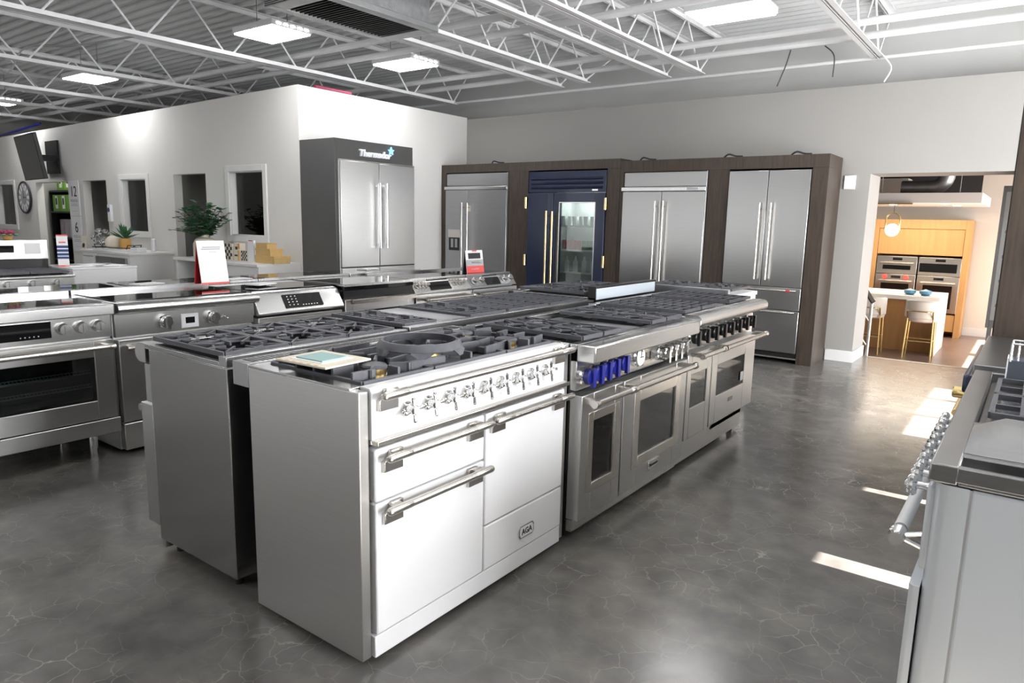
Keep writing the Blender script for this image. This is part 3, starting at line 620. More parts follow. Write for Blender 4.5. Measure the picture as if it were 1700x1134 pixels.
# third row, behind the left row, back to back with it (faces -X)
for y1, lab in ((2.29, 'glass topped range behind the range with the big oven window'), (3.20, 'glass topped range behind the framed clock range, with a white card on top'), (4.11, 'glass topped range standing behind the keypad range'), (5.02, 'glass topped range near the fridge tower')):
    kitchen_range('range', lab, (-5.46, y1, 0), -PI / 2, .90, .60, .905, .06, lip=('bull', .07, .838, .905), pan=(.70, .838), knobs=[(.1 + i * .14, .77, 'disc') for i in range(6)], doors=[dict(b=(0, .9, .1, .69), hz=.64)], tops=[('glass', .03, .87, .03, .55)], trim=.022)
for x, y, rz, lab in ((-5.10, 2.46, .2, 'small white card flat on the glass top left of the red sign'), (-5.08, 3.16, .1, 'white card flat on a glass top right of the red sign'), (-4.55, 3.02, .3, 'white card lying behind the keypad panel'), (-5.3, 4.72, .2, 'open white booklet on the glass top near the fridge tower')):
    thing('card', M().box(-.06, .06, -.10, .10, 0, .008), 'paper', lab, 'card', loc=(x, y, .913 if x < -5 else .919), rot=(0, 0, rz))

# far left: gas range facing the aisle and white cabinet beside it
GL = kitchen_range('range', 'gas range with bright back panel and five knobs at the far left', (-6.5, 1.62, 0), PI / 2, .92, .62, .895, .06, lip=('box', .02, .875, .895), pan=(.79, .872),
    knobs=[(.08 + i * .175, .83, 'disc') for i in range(5)], doors=[dict(b=(0, .92, .2, .775), hz=.74, hx=(.0, .9), out=.06, hr=.018), dict(b=(0, .92, .06, .19))], tops=[('bars', .03, .31, .03, .5), ('bars', .315, .60, .03, .5), ('bars', .605, .89, .03, .5)], trim=0)
bg = part('backguard', M().box(0, .92, .53, .62, .87, 1.0).mat(1).box(0, .92, .51, .62, 1.0, 1.165), ['black_panel', 'steel'], GL, .004)
part('display', M().box(.17, .66, .506, .511, 1.06, 1.12), 'black_glass', bg)
part('label_sheet', M().box(.74, .86, .507, .511, 1.045, 1.14), 'paper', bg)
WC = root('washing_machine', 'plain white appliance with papers on top, right of the far gas range', 'appliance', (-6.6, 2.565, 0), PI / 2)
part('cabinet', M().box(0, .535, 0, .6, .02, .92), 'white_enamel', WC, .006); part('top', M().box(-.004, .539, -.008, .6, .92, .937), 'white_enamel', WC, .004)
part('door', M().box(.03, .505, -.012, .0, .1, .76), 'white_enamel', WC, .004)
for k, (dx, dy) in enumerate(((.14, .2), (.3, .36), (.42, .16))):
    thing('paper_sheet', M().box(-.07, .07, -.1, .1, 0, .004), 'paper', 'paper sheet %s on the plain white appliance' % ('nearest the gas range', 'in the middle', 'furthest from the gas range')[k], 'paper', loc=(-6.6 - dy, 2.565 + dx, .938), rot=(0, 0, .4 * k))
FB = root('flower_pot', 'small pot of red and green flowers on the back panel of the far gas range', 'plant', (-7.06, 2.26, 1.166))
part('pot', M().lathe((0, 0, 0), (0, 0, 1), [(0, .03), (.035, .045), (.035, .02)], 16), 'ochre', FB)
fm = M(); f2 = M()
for i in range(9): fm.ball((math.cos(i * 2.4) * .035, math.sin(i * 2.4) * .035, .055 + random.uniform(0, .02)), .02, 8)
for i in range(8): f2.ball((math.cos(i * .8) * .065, math.sin(i * .8) * .065, .042), .018, 8, .6)
part('flower', fm, 'plum', FB); part('foliage', f2, 'leaf_light', FB)
thing('rolled_banner', M().cyl((-6.95, 5.42, 2.90), (-6.95, 5.95, 2.90), .024, 12), 'plum', 'small red roll lying on top of the side wall above the fridge tower', 'roll')
# fascia sign next to gas range
def easel(label, loc, rz, w, h, back, lines, lean=.10):
    p = root('sign_card', label, 'sign', loc, rz)
    a = part('front_card', M().prism([(0, 0), (lean, h), (lean + .004, h), (.004, 0)], 'x', -w / 2, w / 2), 'paper', p)
    part('stand', M().prism([(.004, 0), (lean + .004, h * .98), (lean + .008, h * .98), (lean * 2.1, 0), (lean * 2.1 - .006, 0), (lean + .002, h * .9), (.012, 0)], 'x', -w / 2 + .003, w / 2 - .003), back, p)
    for i, (z0, z1, x0, x1, mm) in enumerate(lines):
        f = lambda z: lean * z / h - .001
        part('print', M().add([(x0 * w, f(z0 * h), z0 * h), (x1 * w, f(z0 * h), z0 * h), (x1 * w, f(z1 * h), z1 * h), (x0 * w, f(z1 * h), z1 * h)], [(0, 1, 2, 3)]), mm, p)
    return p
easel('white leaflet card with red base leaning on a red stand, on the left row', (-4.60, 2.695, .936), PI / 2, .205, .30, 'red', [(0, .045, -.5, .5, 'coral'), (.84, .86, -.32, .34, 'grey_ink'), (.80, .82, -.36, .32, 'grey_ink'), (.74, .747, -.1, .18, 'grey_ink')] + [(.62 - i * .04, .625 - i * .04, -.38, .38, 'grey_ink') for i in range(0)], .05)
e2 = easel('small red and grey product card with dark screen picture, far left row', (-4.42, 5.33, .909), PI / 2, .26, .215, 'ink', [(0, .30, -.5, .5, 'coral'), (.30, .58, -.5, .5, 'grey_ink'), (.62, .88, -.36, .36, 'ink'), (.94, 1, -.12, .16, 'coral'), (.40, .52, -.2, .3, 'paper'), (.13, .18, -.25, .2, 'paper')], .03)
easel('tall white tent sign with blue bands and red edge beside the gas range', (-6.86, 2.60, .938), PI / 2 - .35, .085, .275, 'paper', [(.96, 1, -.5, .5, 'coral'), (0, .04, -.5, .5, 'coral'), (.58, .66, -.5, .5, 'blue_ink'), (.46, .54, -.5, .5, 'blue_ink'), (.34, .42, -.5, .5, 'blue_ink'), (.24, .31, -.5, .5, 'blue_ink'), (.74, .78, -.3, .3, 'coral')], .03)

# ------------------------------------------------------------------ fridges on the back wall
def surround(label, posts, z0, z1, seam):
    p = root('fridge_surround', label, 'cabinet', (posts[0][0], 7.522, 0))
    X = posts[0][0]
    for a, b in posts: part('post', M().box(a - X, b - X, 0, .54, 0, z0), 'dark_wood', p, .002)
    part('header', M().box(0, posts[-1][1] - X, 0, .54, z0, z1), 'dark_wood', p, .002)
    part('back_panel', M().box(.02, posts[-1][1] - X - .02, .50, .535, 0.02, z0), 'black', p)
    return p
surround('dark brown wood surround framing the grey fridge and the navy fridge', [(-6.885, -6.80), (-5.69, -5.375), (-4.225, -4.053)], 2.055, 2.165, 0)
surround('dark brown wood surround framing the two right steel fridges', [(-4.05, -4.005), (-2.97, -2.745), (-1.90, -1.748)], 2.005, 2.135, 0)
def v_handle(p, x, z0, z1, out, r, m, y):
    h = M().cyl((x, y - out, z0), (x, y - out, z1), r, 12)
    for z in (z0 + .06, z1 - .06): h.cyl((x, y - out, z), (x, y, z), r * .7, 10)
    return part('handle', h, m, p)
def fridge(label, x0, x1, xs, ztop, zbar, m_, hx, hz, disp=None):
    p = root('refrigerator', label, 'fridge', (x0, 7.53, 0)); w = x1 - x0; s = xs - x0
    part('body', M().box(0.0, w, .03, .48, .05, ztop), 'steel_dark', p)
    part('grille_panel', M().box(.008, w - .012, -.01, .03, zbar + .03, ztop - .008), m_, p, .003)
    part('trim_bar', M().box(-.012, w - .005, -.045, .03, zbar - .025, zbar + .018), 'steel', p, .004)
    a = part('door', M().box(.006, s - .003, -.035, .028, .12, zbar - .03), m_, p, .004); b = part('door', M().box(s + .003, w - .012, -.035, .028, .12, zbar - .03), m_, p, .004)
    part('side_trim', M().box(w - .010, w, -.03, .03, .1, ztop), 'steel', p)
    v_handle(a, s - .055, hz[0], hz[1], .055, .012, 'satin', -.035); v_handle(b, s + .045, hz[0], hz[1], .055, .012, 'satin', -.035)
    part('kick_plate', M().box(.01, w - .01, .0, .03, .03, .115), 'black', p)
    return p, a, b
p, a, b = fridge('grey two door fridge with water dispenser, leftmost along the back wall', -6.79, -5.695, -6.385, 2.045, 1.85, 'steel_soft', 0, (.55, 1.645))
part('dispenser', M().box(.06, .285, -.038, -.034, 1.17, 1.28).mat(1).box(.075, .27, -.037, -.0345, .99, 1.168).mat(2).box(.115, .16, -.041, -.036, 1.03, 1.15).box(.19, .235, -.041, -.036, 1.03, 1.15), ['satin', 'black_panel', 'steel_soft'], a)
part('sticker', M().box(.41, .47, -.0365, -.0345, 1.53, 1.61), 'cream', b)
p, a, b = fridge('brushed steel two door fridge with long handles, right of the navy fridge', -3.998, -2.975, -3.50, 2.0, 1.81, 'steel_fridge', 0, (.55, 1.673))
part('badge', M().box(.80, .93, -.047, -.0445, 1.795, 1.82), 'grey_ink', p)
F4 = root('refrigerator', 'steel french door fridge with two freezer drawers, rightmost on back wall', 'fridge', (-2.738, 7.53, 0))
part('body', M().box(0, .835, .03, .48, .05, 1.99), 'steel_dark', F4)
for x0, x1, hxx in ((.004, .414, .36), (.42, .832, .475)):
    dd = part('door', M().box(x0, x1, -.03, .028, .80, 1.985), 'steel_fridge', F4, .004); v_handle(dd, hxx, .87, 1.655, .055, .013, 'satin', -.03)
for z0, z1, hz in ((.56, .792, .765), (.115, .552, .54)):
    dd = part('drawer', M().box(.004, .832, -.03, .028, z0, z1), 'steel_fridge', F4, .004); bar_handle(dd, .03, .80, hz - .0, .05, .012, 'satin', -.03, False)
part('badge', M().box(.70, .74, -.10, -.065, .757, .775), 'red', F4)
part('kick_plate', M().box(.01, .825, .0, .03, .05, .105).mat(1).box(.0, .835, -.005, .0, .045, .06), ['black', 'steel'], F4)
# navy fridge
NV = root('refrigerator', 'navy blue fridge with brass handles and a glass door', 'fridge', (-5.365, 7.53, 0))
part('body', M().box(0, .02, .02, .48, .05, 2.04).box(1.12, 1.14, .02, .48, .05, 2.04).box(0, 1.14, .46, .48, .05, 2.04).box(0, 1.14, .02, .48, 1.78, 2.04).box(0, .41, .02, .48, .05, 1.78).box(0, 1.14, .02, .48, .05, .12), 'navy', NV)
gr = M().box(.005, 1.135, -.02, .02, 1.78, 2.035)
part('grille_panel', gr, 'navy', NV, .003)
lv = M()
for i in range(3): zz = 1.955 - i * .055; lv.prism([(-.022, zz - .024), (-.038, zz - .012), (-.022, zz + .008)], 'x', .05, 1.09)
part('louvre', lv, 'navy', NV)
lg = part('badge', M().box(.95, 1.03, -.026, -.019, 1.797, 1.815), 'chrome', NV)
dl = part('door', M().box(.004, .397, -.035, .018, .12, 1.772), 'navy', NV, .004); v_handle(dl, .335, .55, 1.55, .06, .014, 'gold', -.035)
dr = part('door', M().frame(.403, 1.136, .12, 1.772, .50, 1.0, .35, 1.65, -.035, .018), 'navy', NV, .004); v_handle(dr, .425, .55, 1.545, .06, .014, 'gold', -.035)
part('glass_pane', M().box(.50, 1.0, -.02, -.012, .35, 1.65), 'glass', dr); part('glass_trim', M().frame(.488, 1.012, .338, 1.662, .50, 1.0, .35, 1.65, -.038, -.034), 'steel', dr)
for x, zs in ((-.02, (1.65, .92)), (1.15, (1.64, .95))):
    for z in zs: part('hinge', M().cyl((x, -.045, z - .07), (x, -.045, z + .07), .017, 12).box(x - .012, x + .012, -.045, -.0, z - .065, z + .065), 'gold', NV)
part('liner', M().box(.42, 1.12, .44, .458, .12, 1.78).box(.42, .43, .02, .45, .12, 1.78).box(1.11, 1.119, .02, .45, .12, 1.78), 'grey_ink', NV)
for z in (1.37, 1.07, .79, .5): part('shelf', M().box(.432, 1.108, .06, .43, z - .012, z).mat(1).box(.432, 1.108, .05, .062, z - .014, z + .008), ['glass', 'white_metal'], NV)
inner = lamp('fridge_light', 'AREA', (-4.6, 7.75, 1.76), 6, (.9, 1, .92), size=.5, sizey=.2, d=(0, 0, -1))
gm = M().lathe((0, 0, 0), (0, 0, 1), [(0, .025), (.012, .027), (.11, .033), (.115, .033), (.114, .030), (.014, .024)], 14).mesh('drinking_glass', 'clear_plastic')
for i in range(7): tag(put('drinking_glass', gm, None, (-4.89 + i * .082, 7.63 + (i % 2) * .03, 1.373)), 'clear drinking glass on the top shelf of the navy fridge', 'glass', 'glasses on the top fridge shelf')
for i in range(7): tag(put('drinking_glass', gm, None, (-4.88 + i * .082, 7.80 + (i % 2) * .03, 1.373)), 'clear drinking glass on the top shelf of the navy fridge', 'glass', 'glasses on the top fridge shelf')
for i in range(8):
    c = M().lathe((0, 0, 0), (0, 0, 1), [(0, .024), (.006, .032), (.108, .032), (.118, .026), (.12, .026)], 16)
    thing('drink_can', c, 'red_can' if i < 4 else 'green_can', '%s drink can on the middle shelf of the navy fridge' % ('red' if i < 4 else 'green'), 'can', loc=(-4.87 + i * .072, 7.64, 1.072), group='%s cans in the navy fridge' % ('red' if i < 4 else 'green'))
for i in range(4):
    c = M().lathe((0, 0, 0), (0, 0, 1), [(0, .034), (.13, .034), (.16, .014), (.2, .013), (.2, .001)], 14)
    thing('bottle', c, 'clear_plastic', 'clear bottle on the lower shelf of the navy fridge', 'bottle', loc=(-4.84 + i * .13, 7.66, .792), group='bottles in the navy fridge')
# fridge tower
TW = root('fridge_tower', 'charcoal tower with two steel doors and lit sign at the wall corner', 'fridge', (-6.28, 5.136, 0), PI / 2)
part('cabinet', M().box(0, 1.20, .0, .608, 0, 2.27), 'grey_box', TW, .003)
for x0, x1, hxx in ((.04, .604, .565), (.61, 1.185, .67)):
    dd = part('door', M().box(x0, x1, -.045, .0, .86, 2.035), 'steel_door', TW, .004)
    h = M().cyl((hxx, -.105, 1.08), (hxx, -.105, 1.80), .017, 14)
    for z in (1.09, 1.77): h.lathe((hxx, -.105, z - .02), (0, 0, 1), [(0, .021), (.06, .021)], 14).box(hxx - .014, hxx + .014, -.10, -.044, z, z + .03)
    part('handle', h, 'chrome', dd)
for x0, x1 in ((.04, .604), (.61, 1.185)): part('drawer', M().box(x0, x1, -.045, .0, .12, .85), 'steel_door', TW, .004)
part('side_trim', M().box(.025, .036, -.03, .0, .1, 2.045).box(1.187, 1.195, -.03, 0, .1, 2.045).box(.025, 1.195, -.03, 0, 2.04, 2.05), 'steel', TW)
text('lettering', 'Thermador', .105, TW, (.575, -.012, 2.135), FACE, 'sign_on', .012, shear=.18, bold=.0025)
st = M(); pts = []
for i in range(10): a = PI / 2 + i * PI / 5; r = .048 if i % 2 == 0 else .022; pts.append((math.cos(a) * r, math.sin(a) * r))
st.prism(pts, 'y', -.02, 0); part('star_logo', st, 'star_on', TW, loc=(.83, -.002, 2.195))

# ------------------------------------------------------------------ office wall things
TV = root('television', 'black television tilted out from the office wall on a bracket', 'television', (-13.48, YO, 2.28))
part('screen', M().box(-.62, .62, -.05, -.0, -.36, .36).mat(1).box(-.60, .60, -.053, -.05, -.34, .34), ['black', 'tv_glass'], TV, loc=(0, -.36, 0), rot=(.16, 0, -.12))
part('bracket', M().box(-.35, .13, -.03, -.001, -.24, .30).box(-.05, .05, -.33, -.03, -.05, .05), 'black', TV)  # wall arm plus a black plate reaching right of the screen
CK = root('wall_clock', 'round dark clock with roman numerals on the office wall', 'clock', (-14.94, YO - .01, 1.645))
part('face', M().lathe((0, 0, 0), (0, -1, 0), [(0, .27), (.02, .27), (.025, .25), (.025, .001)], 36), 'grey_wall', CK)
part('rim', M().tube([(math.cos(a) * .275, -.015, math.sin(a) * .275) for a in [i * 2 * PI / 36 for i in range(36)]], .018, 8, True), 'ink', CK)
nm = M()
for i in range(12):
    a = i * PI / 6; c, s = math.cos(a), math.sin(a); w_ = .028
    nm.add([(c * r + s * k, -.027, s * r - c * k) for r, k in ((.13, -w_), (.13, w_), (.24, w_), (.24, -w_))], [(0, 1, 2, 3)])
part('numeral', nm, 'paper', CK); part('centre', M().lathe((0, -.026, 0), (0, -1, 0), [(0, .10), (.004, .10)], 24), 'grey_ink', CK)
part('hand', M().box(-.006, .006, -.034, -.031, -.03, .18).box(-.02, .12, -.034, -.031, -.006, .006), 'ink', CK)
for nme, z0, z1, x0, x1, lb in (('12', 1.345, 1.915, -13.08, -12.70, 'upper white wall poster with large number twelve between two doorways'), ('6', .76, 1.33, -13.06, -12.70, 'lower white wall poster with large number six between two doorways')):
    P = root('poster', lb, 'poster', ((x0 + x1) / 2, YO - .012, (z0 + z1) / 2))
    part('sheet', M().box(-(x1 - x0) / 2, (x1 - x0) / 2, 0, .01, -(z1 - z0) / 2, (z1 - z0) / 2), 'paper', P)
    text('number', nme, .24, P, (.0, -.002, .10), FACE, 'ink', .001); text('lettering', 'MONTHS', .066, P, (0, -.002, -.045), FACE, 'grey_ink', .001)
    part('small_print', M().box(-.12, .12, -.002, 0, -.10, -.092).box(-.14, .14, -.002, 0, -.125, -.117).box(-.1, .1, -.002, 0, -.21, -.206), 'grey_ink', P)
TH2 = root('thermostat', 'white thermostat with blue dial beside the second doorway', 'thermostat', (-11.62, YO - .02, 1.40))
part('case', M().box(-.05, .05, -.02, .02, -.13, .13), 'white_metal', TH2, .006); part('dial', M().lathe((0, -.021, .05), (0, -1, 0), [(0, .035), (.005, .034)], 18), 'blue_ink', TH2)
thing('light_switch', M().box(-.04, .04, -.01, 0, -.06, .06).mat(1).box(-.012, .012, -.016, -.009, -.025, .025), ['white_metal', 'white_metal'], 'white light switch plate on office wall beside the framed window', 'switch', loc=(-8.62, YO, 1.42))
thing('light_switch', M().box(-.055, .055, -.015, 0, -.07, .07), 'white_metal', 'white plate on the back wall right of the fridges', 'switch', .004, loc=(-1.66, YW, 1.885))
# shelving in third doorway
SH = root('shelving_unit', 'black shelving unit full of packs behind the third doorway', 'shelves', (-15.05, 5.55, 0))
part('side', M().box(0, .03, 0, .5, 0, 1.78), 'black_panel', SH); part('side', M().box(1.07, 1.1, 0, .5, 0, 1.78), 'black_panel', SH)
for z in (.1, .5, .9, 1.38, 1.76): part('shelf', M().box(.03, 1.07, 0, .5, z, z + .03), 'black_panel', SH)
part('back', M().box(0, 1.1, .48, .5, 0, 1.78), 'black_panel', SH)
k = 0
for z, n, x00 in ((1.41, 3, -14.95), (1.79, 2, -14.72)):
    for i in range(n):
        g = root('goods_box', 'green and white carton %s behind the third doorway' % (('leftmost on the upper shelf', 'second on the upper shelf', 'third on the upper shelf', 'stacked on top, left', 'stacked on top, right')[k]), 'box', (x00 + i * .3, 5.57, z)); k += 1
        part('carton', M().box(0, .28, 0, .3, 0, .30), 'green_pack', g, .004); part('label_panel', M().box(.12, .22, -.004, 0, .05, .28).mat(1).box(.14, .2, -.006, -.003, .12, .24), ['paper', 'ink'], g)
for i in range(4): thing('towel_roll', M().lathe((-14.85 + i * .2, 5.72, .932), (0, 0, 1), [(0, .085), (.005, .09), (.33, .09), (.335, .03)], 20), 'lilac', 'pale lilac paper roll on the middle black shelf', 'roll', group='rolls on the middle shelf')
# coffee counter
CA = root('coffee_counter', 'white counter with quartz top and two dark under-counter coolers by office wall', 'counter', (-11.25, 4.5, 0))
part('body', M().box(0, 1.43, .03, .632, 0, .845), 'white_paint', CA); part('countertop', M().box(-.02, 1.46, 0, .632, .845, .878), 'quartz', CA, .004)
for x0 in (.0,): 
    for z in (.42, .63): q = part('drawer', M().box(x0 + .02, x0 + .42, .012, .03, z, z + .19), 'white_paint', CA, .003); part('handle', M().box(x0 + .06, x0 + .38, .002, .012, z + .15, z + .165), 'satin', q)
for x0 in (.47, .93): q = part('cooler_door', M().box(x0, x0 + .43, .0, .03, .1, .80), 'steel_dark', CA, .004); part('handle', M().cyl((x0 + .05, -.03, .70), (x0 + .38, -.03, .70), .01, 8).box(x0 + .05, x0 + .07, -.03, 0, .695, .705).box(x0 + .36, x0 + .38, -.03, 0, .695, .705), 'satin', q)
TR = root('serving_tray', 'rectangular marble tray with black wire handles on the coffee counter', 'tray', (-10.45, 4.66, .879), .25)
part('tray_base', M().box(-.33, .33, -.13, .13, 0, .03), 'quartz', TR, .004)
for s in (-1, 1):
    for yy in (-.10, .02): part('wire_handle', M().tube([(s * .3, yy, .03), (s * .33, yy, .085), (s * .33, yy + .10, .085), (s * .3, yy + .10, .03)], .007, 8), 'ink', TR)
part('rim_wire', M().tube([(-.33, -.13, .05), (.33, -.13, .05), (.33, .13, .05), (-.33, .13, .05)], .006, 6, True), 'ink', TR)
thing('vase', M().lathe((-10.52, 4.64, .91), (0, 0, 1), [(0, .06), (.04, .10), (.09, .105), (.15, .075), (.175, .04), (.178, .035)], 20), 'cream', 'pale rounded ribbed vase on the marble tray', 'vase')
AP = root('potted_plant', 'spiky green succulent in a wooden pot on the marble tray', 'plant', (-10.33, 4.72, .91))
part('pot', M().lathe((0, 0, 0), (0, 0, 1), [(0, .06), (.05, .078), (.14, .07), (.15, .055)], 18), 'ochre', AP)
lf = M()
for i in range(22):
    a = i * 2.4; L = random.uniform(.18, .27); el = random.uniform(.35, 1.3); dx, dy, dz = math.cos(a) * math.cos(el), math.sin(a) * math.cos(el), math.sin(el); px, py = -math.sin(a) * .024, math.cos(a) * .024
    lf.add([(0, 0, .14), (dx * L * .5 + px, dy * L * .5 + py, .14 + dz * L * .5), (dx * L, dy * L, .13 + dz * L), (dx * L * .5 - px, dy * L * .5 - py, .14 + dz * L * .5), (dx * L * .5, dy * L * .5, .125 + dz * L * .5)], [(0, 1, 4), (4, 1, 2), (0, 4, 3), (4, 2, 3), (0, 3, 2, 1)])
part('foliage', lf, 'leaf', AP)
sb = M()
for i in range(34):
    a, b = random.uniform(0, 2 * PI), random.uniform(-1, 1); r = .11; q = math.sqrt(1 - b * b); sb.ball((-11.05 + math.cos(a) * q * r, 4.72 + math.sin(a) * q * r, 1.04 + b * r * 1.1), .034, 8)
for i in range(5): sb.ball((-10.92 + i * .02, 4.62, .93 + random.uniform(0, .06)), .022, 8)
sb.lathe((-11.05, 4.72, .879), (0, 0, 1), [(0, .07), (.02, .05), (.1, .04)], 14)
thing('ornament', sb, 'chrome', 'silver ornament made of shiny bubbles on the coffee counter', 'ornament')
thing('picture_card', M().box(-.06, .06, -.006, .006, 0, .19).mat(1).lathe((0, -.007, .05), (0, -1, 0), [(0, .035), (.001, .034)], 12), ['cream', 'ink'], 'small cream card standing at the left end of the coffee counter', 'card', loc=(-11.21, 4.53, .879), rot=(-.12, 0, .1))
thing('napkin_box', M().box(-.09, .09, -.07, .07, 0, .06), 'white_metal', 'low white box at right end of the coffee counter', 'box', .006, loc=(-9.96, 4.72, .879))
thing('candle', M().lathe((0, 0, 0), (0, 0, 1), [(0, .03), (.17, .03), (.18, .02), (.18, .001)], 16), 'white_metal', 'slim white bottle on the counter in front of the small office window', 'bottle', loc=(-10.1, 5.0, .879))
# desk counter near the tower
CB = root('desk_counter', 'white desk counter with open knee space beside the fridge tower', 'counter', (-8.72, 4.55, 0))
part('countertop', M().box(0, 1.80, 0, .58, .845, .878), 'quartz', CB, .004); part('side', M().box(.62, .66, .02, .58, 0, .845), 'white_paint', CB); part('drawer_unit', M().box(1.12, 1.80, .02, .58, 0, .845), 'white_paint', CB, .003)
part('back', M().box(0, 1.2, .56, .58, 0, .845), 'grey_wall', CB); part('side', M().box(.03, .06, .02, .58, 0, .845), 'white_paint', CB)
VP = root('flower_vase', 'tall cream vase holding a bunch of eucalyptus on the desk counter', 'plant', (-8.36, 4.78, .879))
part('vase', M().lathe((0, 0, 0), (0, 0, 1), [(0, .11), (.02, .14), (.17, .14), (.23, .11), (.26, .055), (.285, .05), (.28, .04)], 24), 'cream', VP)
sm = M(); fl = M(); fl2 = M()
for i in range(46):
    a = random.uniform(0, 2 * PI); sp = random.uniform(.06, .36); hh = random.uniform(.08, .46) * (1.05 - sp); pts = []
    for k in range(6): t = k / 5; pts.append((math.cos(a) * sp * t ** 1.4, math.sin(a) * sp * t ** 1.1, .26 + hh * t * 1.0))
    sm.tube(pts, .004, 5)
    for k in range(1, 6):
        for s in (-1, 1):
            P = Vector(pts[k]); d = Vector((math.cos(a + s * 1.2), math.sin(a + s * 1.2), random.uniform(-.3, .6))).normalized(); e = d.cross(Vector((0, 0, 1))).normalized() * .045; u = Vector((0, 0, .008)); L = random.uniform(.08, .11)
            (fl if random.random() < .7 else fl2).add([P, P + d * L * .5 + e + u, P + d * L, P + d * L * .5 - e + u, P + d * L * .5 - u * .5], [(0, 1, 4), (1, 2, 4), (2, 3, 4), (3, 0, 4)])
part('stem', sm, 'stem', VP); part('foliage', fl, 'leaf', VP); part('foliage', fl2, 'leaf_light', VP)
def checker(label, loc, w_, h_, n, mth):
    p = root('checkered_box', label, 'box', loc); part('box', M().box(0, w_, 0, .08, 0, h_), 'cream', p, .003)
    c = M(); s = (w_ - .02) / n
    for i in range(n):
        for j in range(int(h_ / s)):
            if (i + j) % 2 == 0: c.box(.01 + i * s, .01 + (i + 1) * s, -.003, .001, .006 + j * s, .006 + (j + 1) * s)
    part('checks', c, 'ink', p); return p
checker('taller black and cream checkered box on the desk counter', (-7.93, 4.78, .879), .17, .19, 4, 0)
thing('wooden_block_decor', M().box(0, .125, 0, .08, 0, .205).mat(1).box(.04, .085, -.003, .0, .13, .165).box(.02, .08, -.003, 0, .05, .07).mat(2).box(.09, .125, -.004, .0, .0, .12).box(.09, .13, -.004, .0, .14, .2), ['cream', 'ink', 'ochre'], 'cream and tan patterned block between the checkered boxes', 'ornament', loc=(-7.735, 4.78, .879))
checker('shorter black and cream checkered box on the desk counter', (-7.585, 4.78, .879), .135, .12, 5, 0)
thing('leaflet_holder', M().box(0, .12, 0, .03, 0, .25).mat(1).box(.02, .10, -.001, .0, .24, .25), ['white_metal', 'red'], 'tall narrow white leaflet holder with red top edge on desk counter', 'holder', .003, loc=(-7.44, 4.78, .879))
for i, (w_, z0, lab) in enumerate(((.36, 0, 'biggest tan gift box, lowest of the stack of three'), (.28, .085, 'middle tan gift box in the stack of three'), (.21, .165, 'smallest tan gift box on top of the stack'))):
    g = root('gift_box', lab, 'box', (-7.235 + i * .012, 4.74, .879 + z0)); part('box', M().box(0, w_, 0, w_ * .6, 0, .055), 'kraft', g, .002); part('lid', M().box(-.004, w_ + .004, -.004, w_ * .6 + .004, .055, (.085, .08, .06)[i]), 'kraft', g, .002)

# ------------------------------------------------------------------ right aisle: white range cooker, navy range, tall cabinet
RR = root('range_cooker', 'white range cooker with steel top and chrome knobs at the right edge', 'range', (-.137, 3.045, 0), -PI / 2)
w, d = 1.31, .70
part('body', M().box(0, w, .0825, d, .05, .872), 'shaded_enamel', RR, .006)
m = M(); ra = .03
def rounded(x0, x1, y0, y1, z0, z1, r, n=6):
    return M().prism([(x0, y1), (x0, y0)] + [(x1 - r + r * math.sin(a), y0 + r - r * math.cos(a)) for a in [i * PI / 2 / n for i in range(n + 1)]] + [(x1, y1)], 'z', z0, z1)
part('seam_strip', M().box(.002, w - .002, .079, .084, .05, .87), 'grey_wall', RR)
part('front_pillar', rounded(0, w, .012, .0795, .05, .872, .03), 'shaded_enamel', RR)
dd = part('door', rounded(.02, w - .006, -.012, .010, .07, .62, .012), 'shaded_enamel', RR)
part('control_panel', M().box(.02, w - .015, .0, .02, .66, .86), 'shaded_enamel', RR, .008)
tp = M().box(0, w, -.0, .055, .874, .917).box(0, w, .055, d, .874, .886).box(0, .03, .05, d, .88, .917).box(.0, w, .65, d, .88, .917).box(w - .018, w, .05, d, .88, .917)
tp.box(.85, .885, .05, d, .88, .917).box(w - .13, w - .10, .05, d, .88, .917)
part('worktop', tp, 'steel_dark', RR, .004)
lid = M().prism([(.893, .886), (.905, .925), (1.0, .945), (1.13, .925), (1.175, .888)], 'y', .06, .60)
lid2 = M().add([(.90, .05, .917), (1.19, .05, .917), (1.19, .62, .917), (.90, .62, .917), (.93, .12, .957), (1.13, .12, .945), (1.13, .6, .945), (.93, .6, .957)], [(0, 1, 5, 4), (1, 2, 6, 5), (2, 3, 7, 6), (3, 0, 4, 7), (4, 5, 6, 7), (0, 1, 2, 3)])
part('fryer_lid', lid2, 'steel_dark', RR, .004)
part('fryer_well', M().box(w - .10, w - .02, .11, .6, .886, .89), 'black', RR)
for x0, x1 in ((.27, .55), (.55, .84)):
    part('burner_pan', M().box(x0, x1, .075, .63, .886, .892), 'steel_top', RR); grate_bars(RR, x0 + .01, x1 - .01, .085, .62, .945, 8, 'x', False)
for i in range(8): put('knob', knob_mesh('star'), RR, (.14 + i * .1165, .0, .745))
h = M().cyl((.06, -.068, .645), (1.10, -.068, .645), .015, 16)
for xx in (.05, .55, 1.09): h.lathe((xx - .03, -.068, .645), (1, 0, 0), [(0, .012), (.01, .022), (.02, .018), (.03, .023), (.045, .016), (.06, .018)], 14).cyl((xx, -.068, .645), (xx, .0, .625), .009, 10).cyl((xx, -.068, .645), (xx, .0, .668), .007, 10)
part('handle', h, 'chrome', dd)
part('handle_grip', M().cyl((.60, -.068, .645), (1.04, -.068, .645), .0172, 16), 'white_metal', dd)
for i in range(4): part('leg', M().cyl((.08 + (i % 2) * 1.15, .12 + (i // 2) * .5, 0), (.08 + (i % 2) * 1.15, .12 + (i // 2) * .5, .055), .02, 12), 'black', RR)
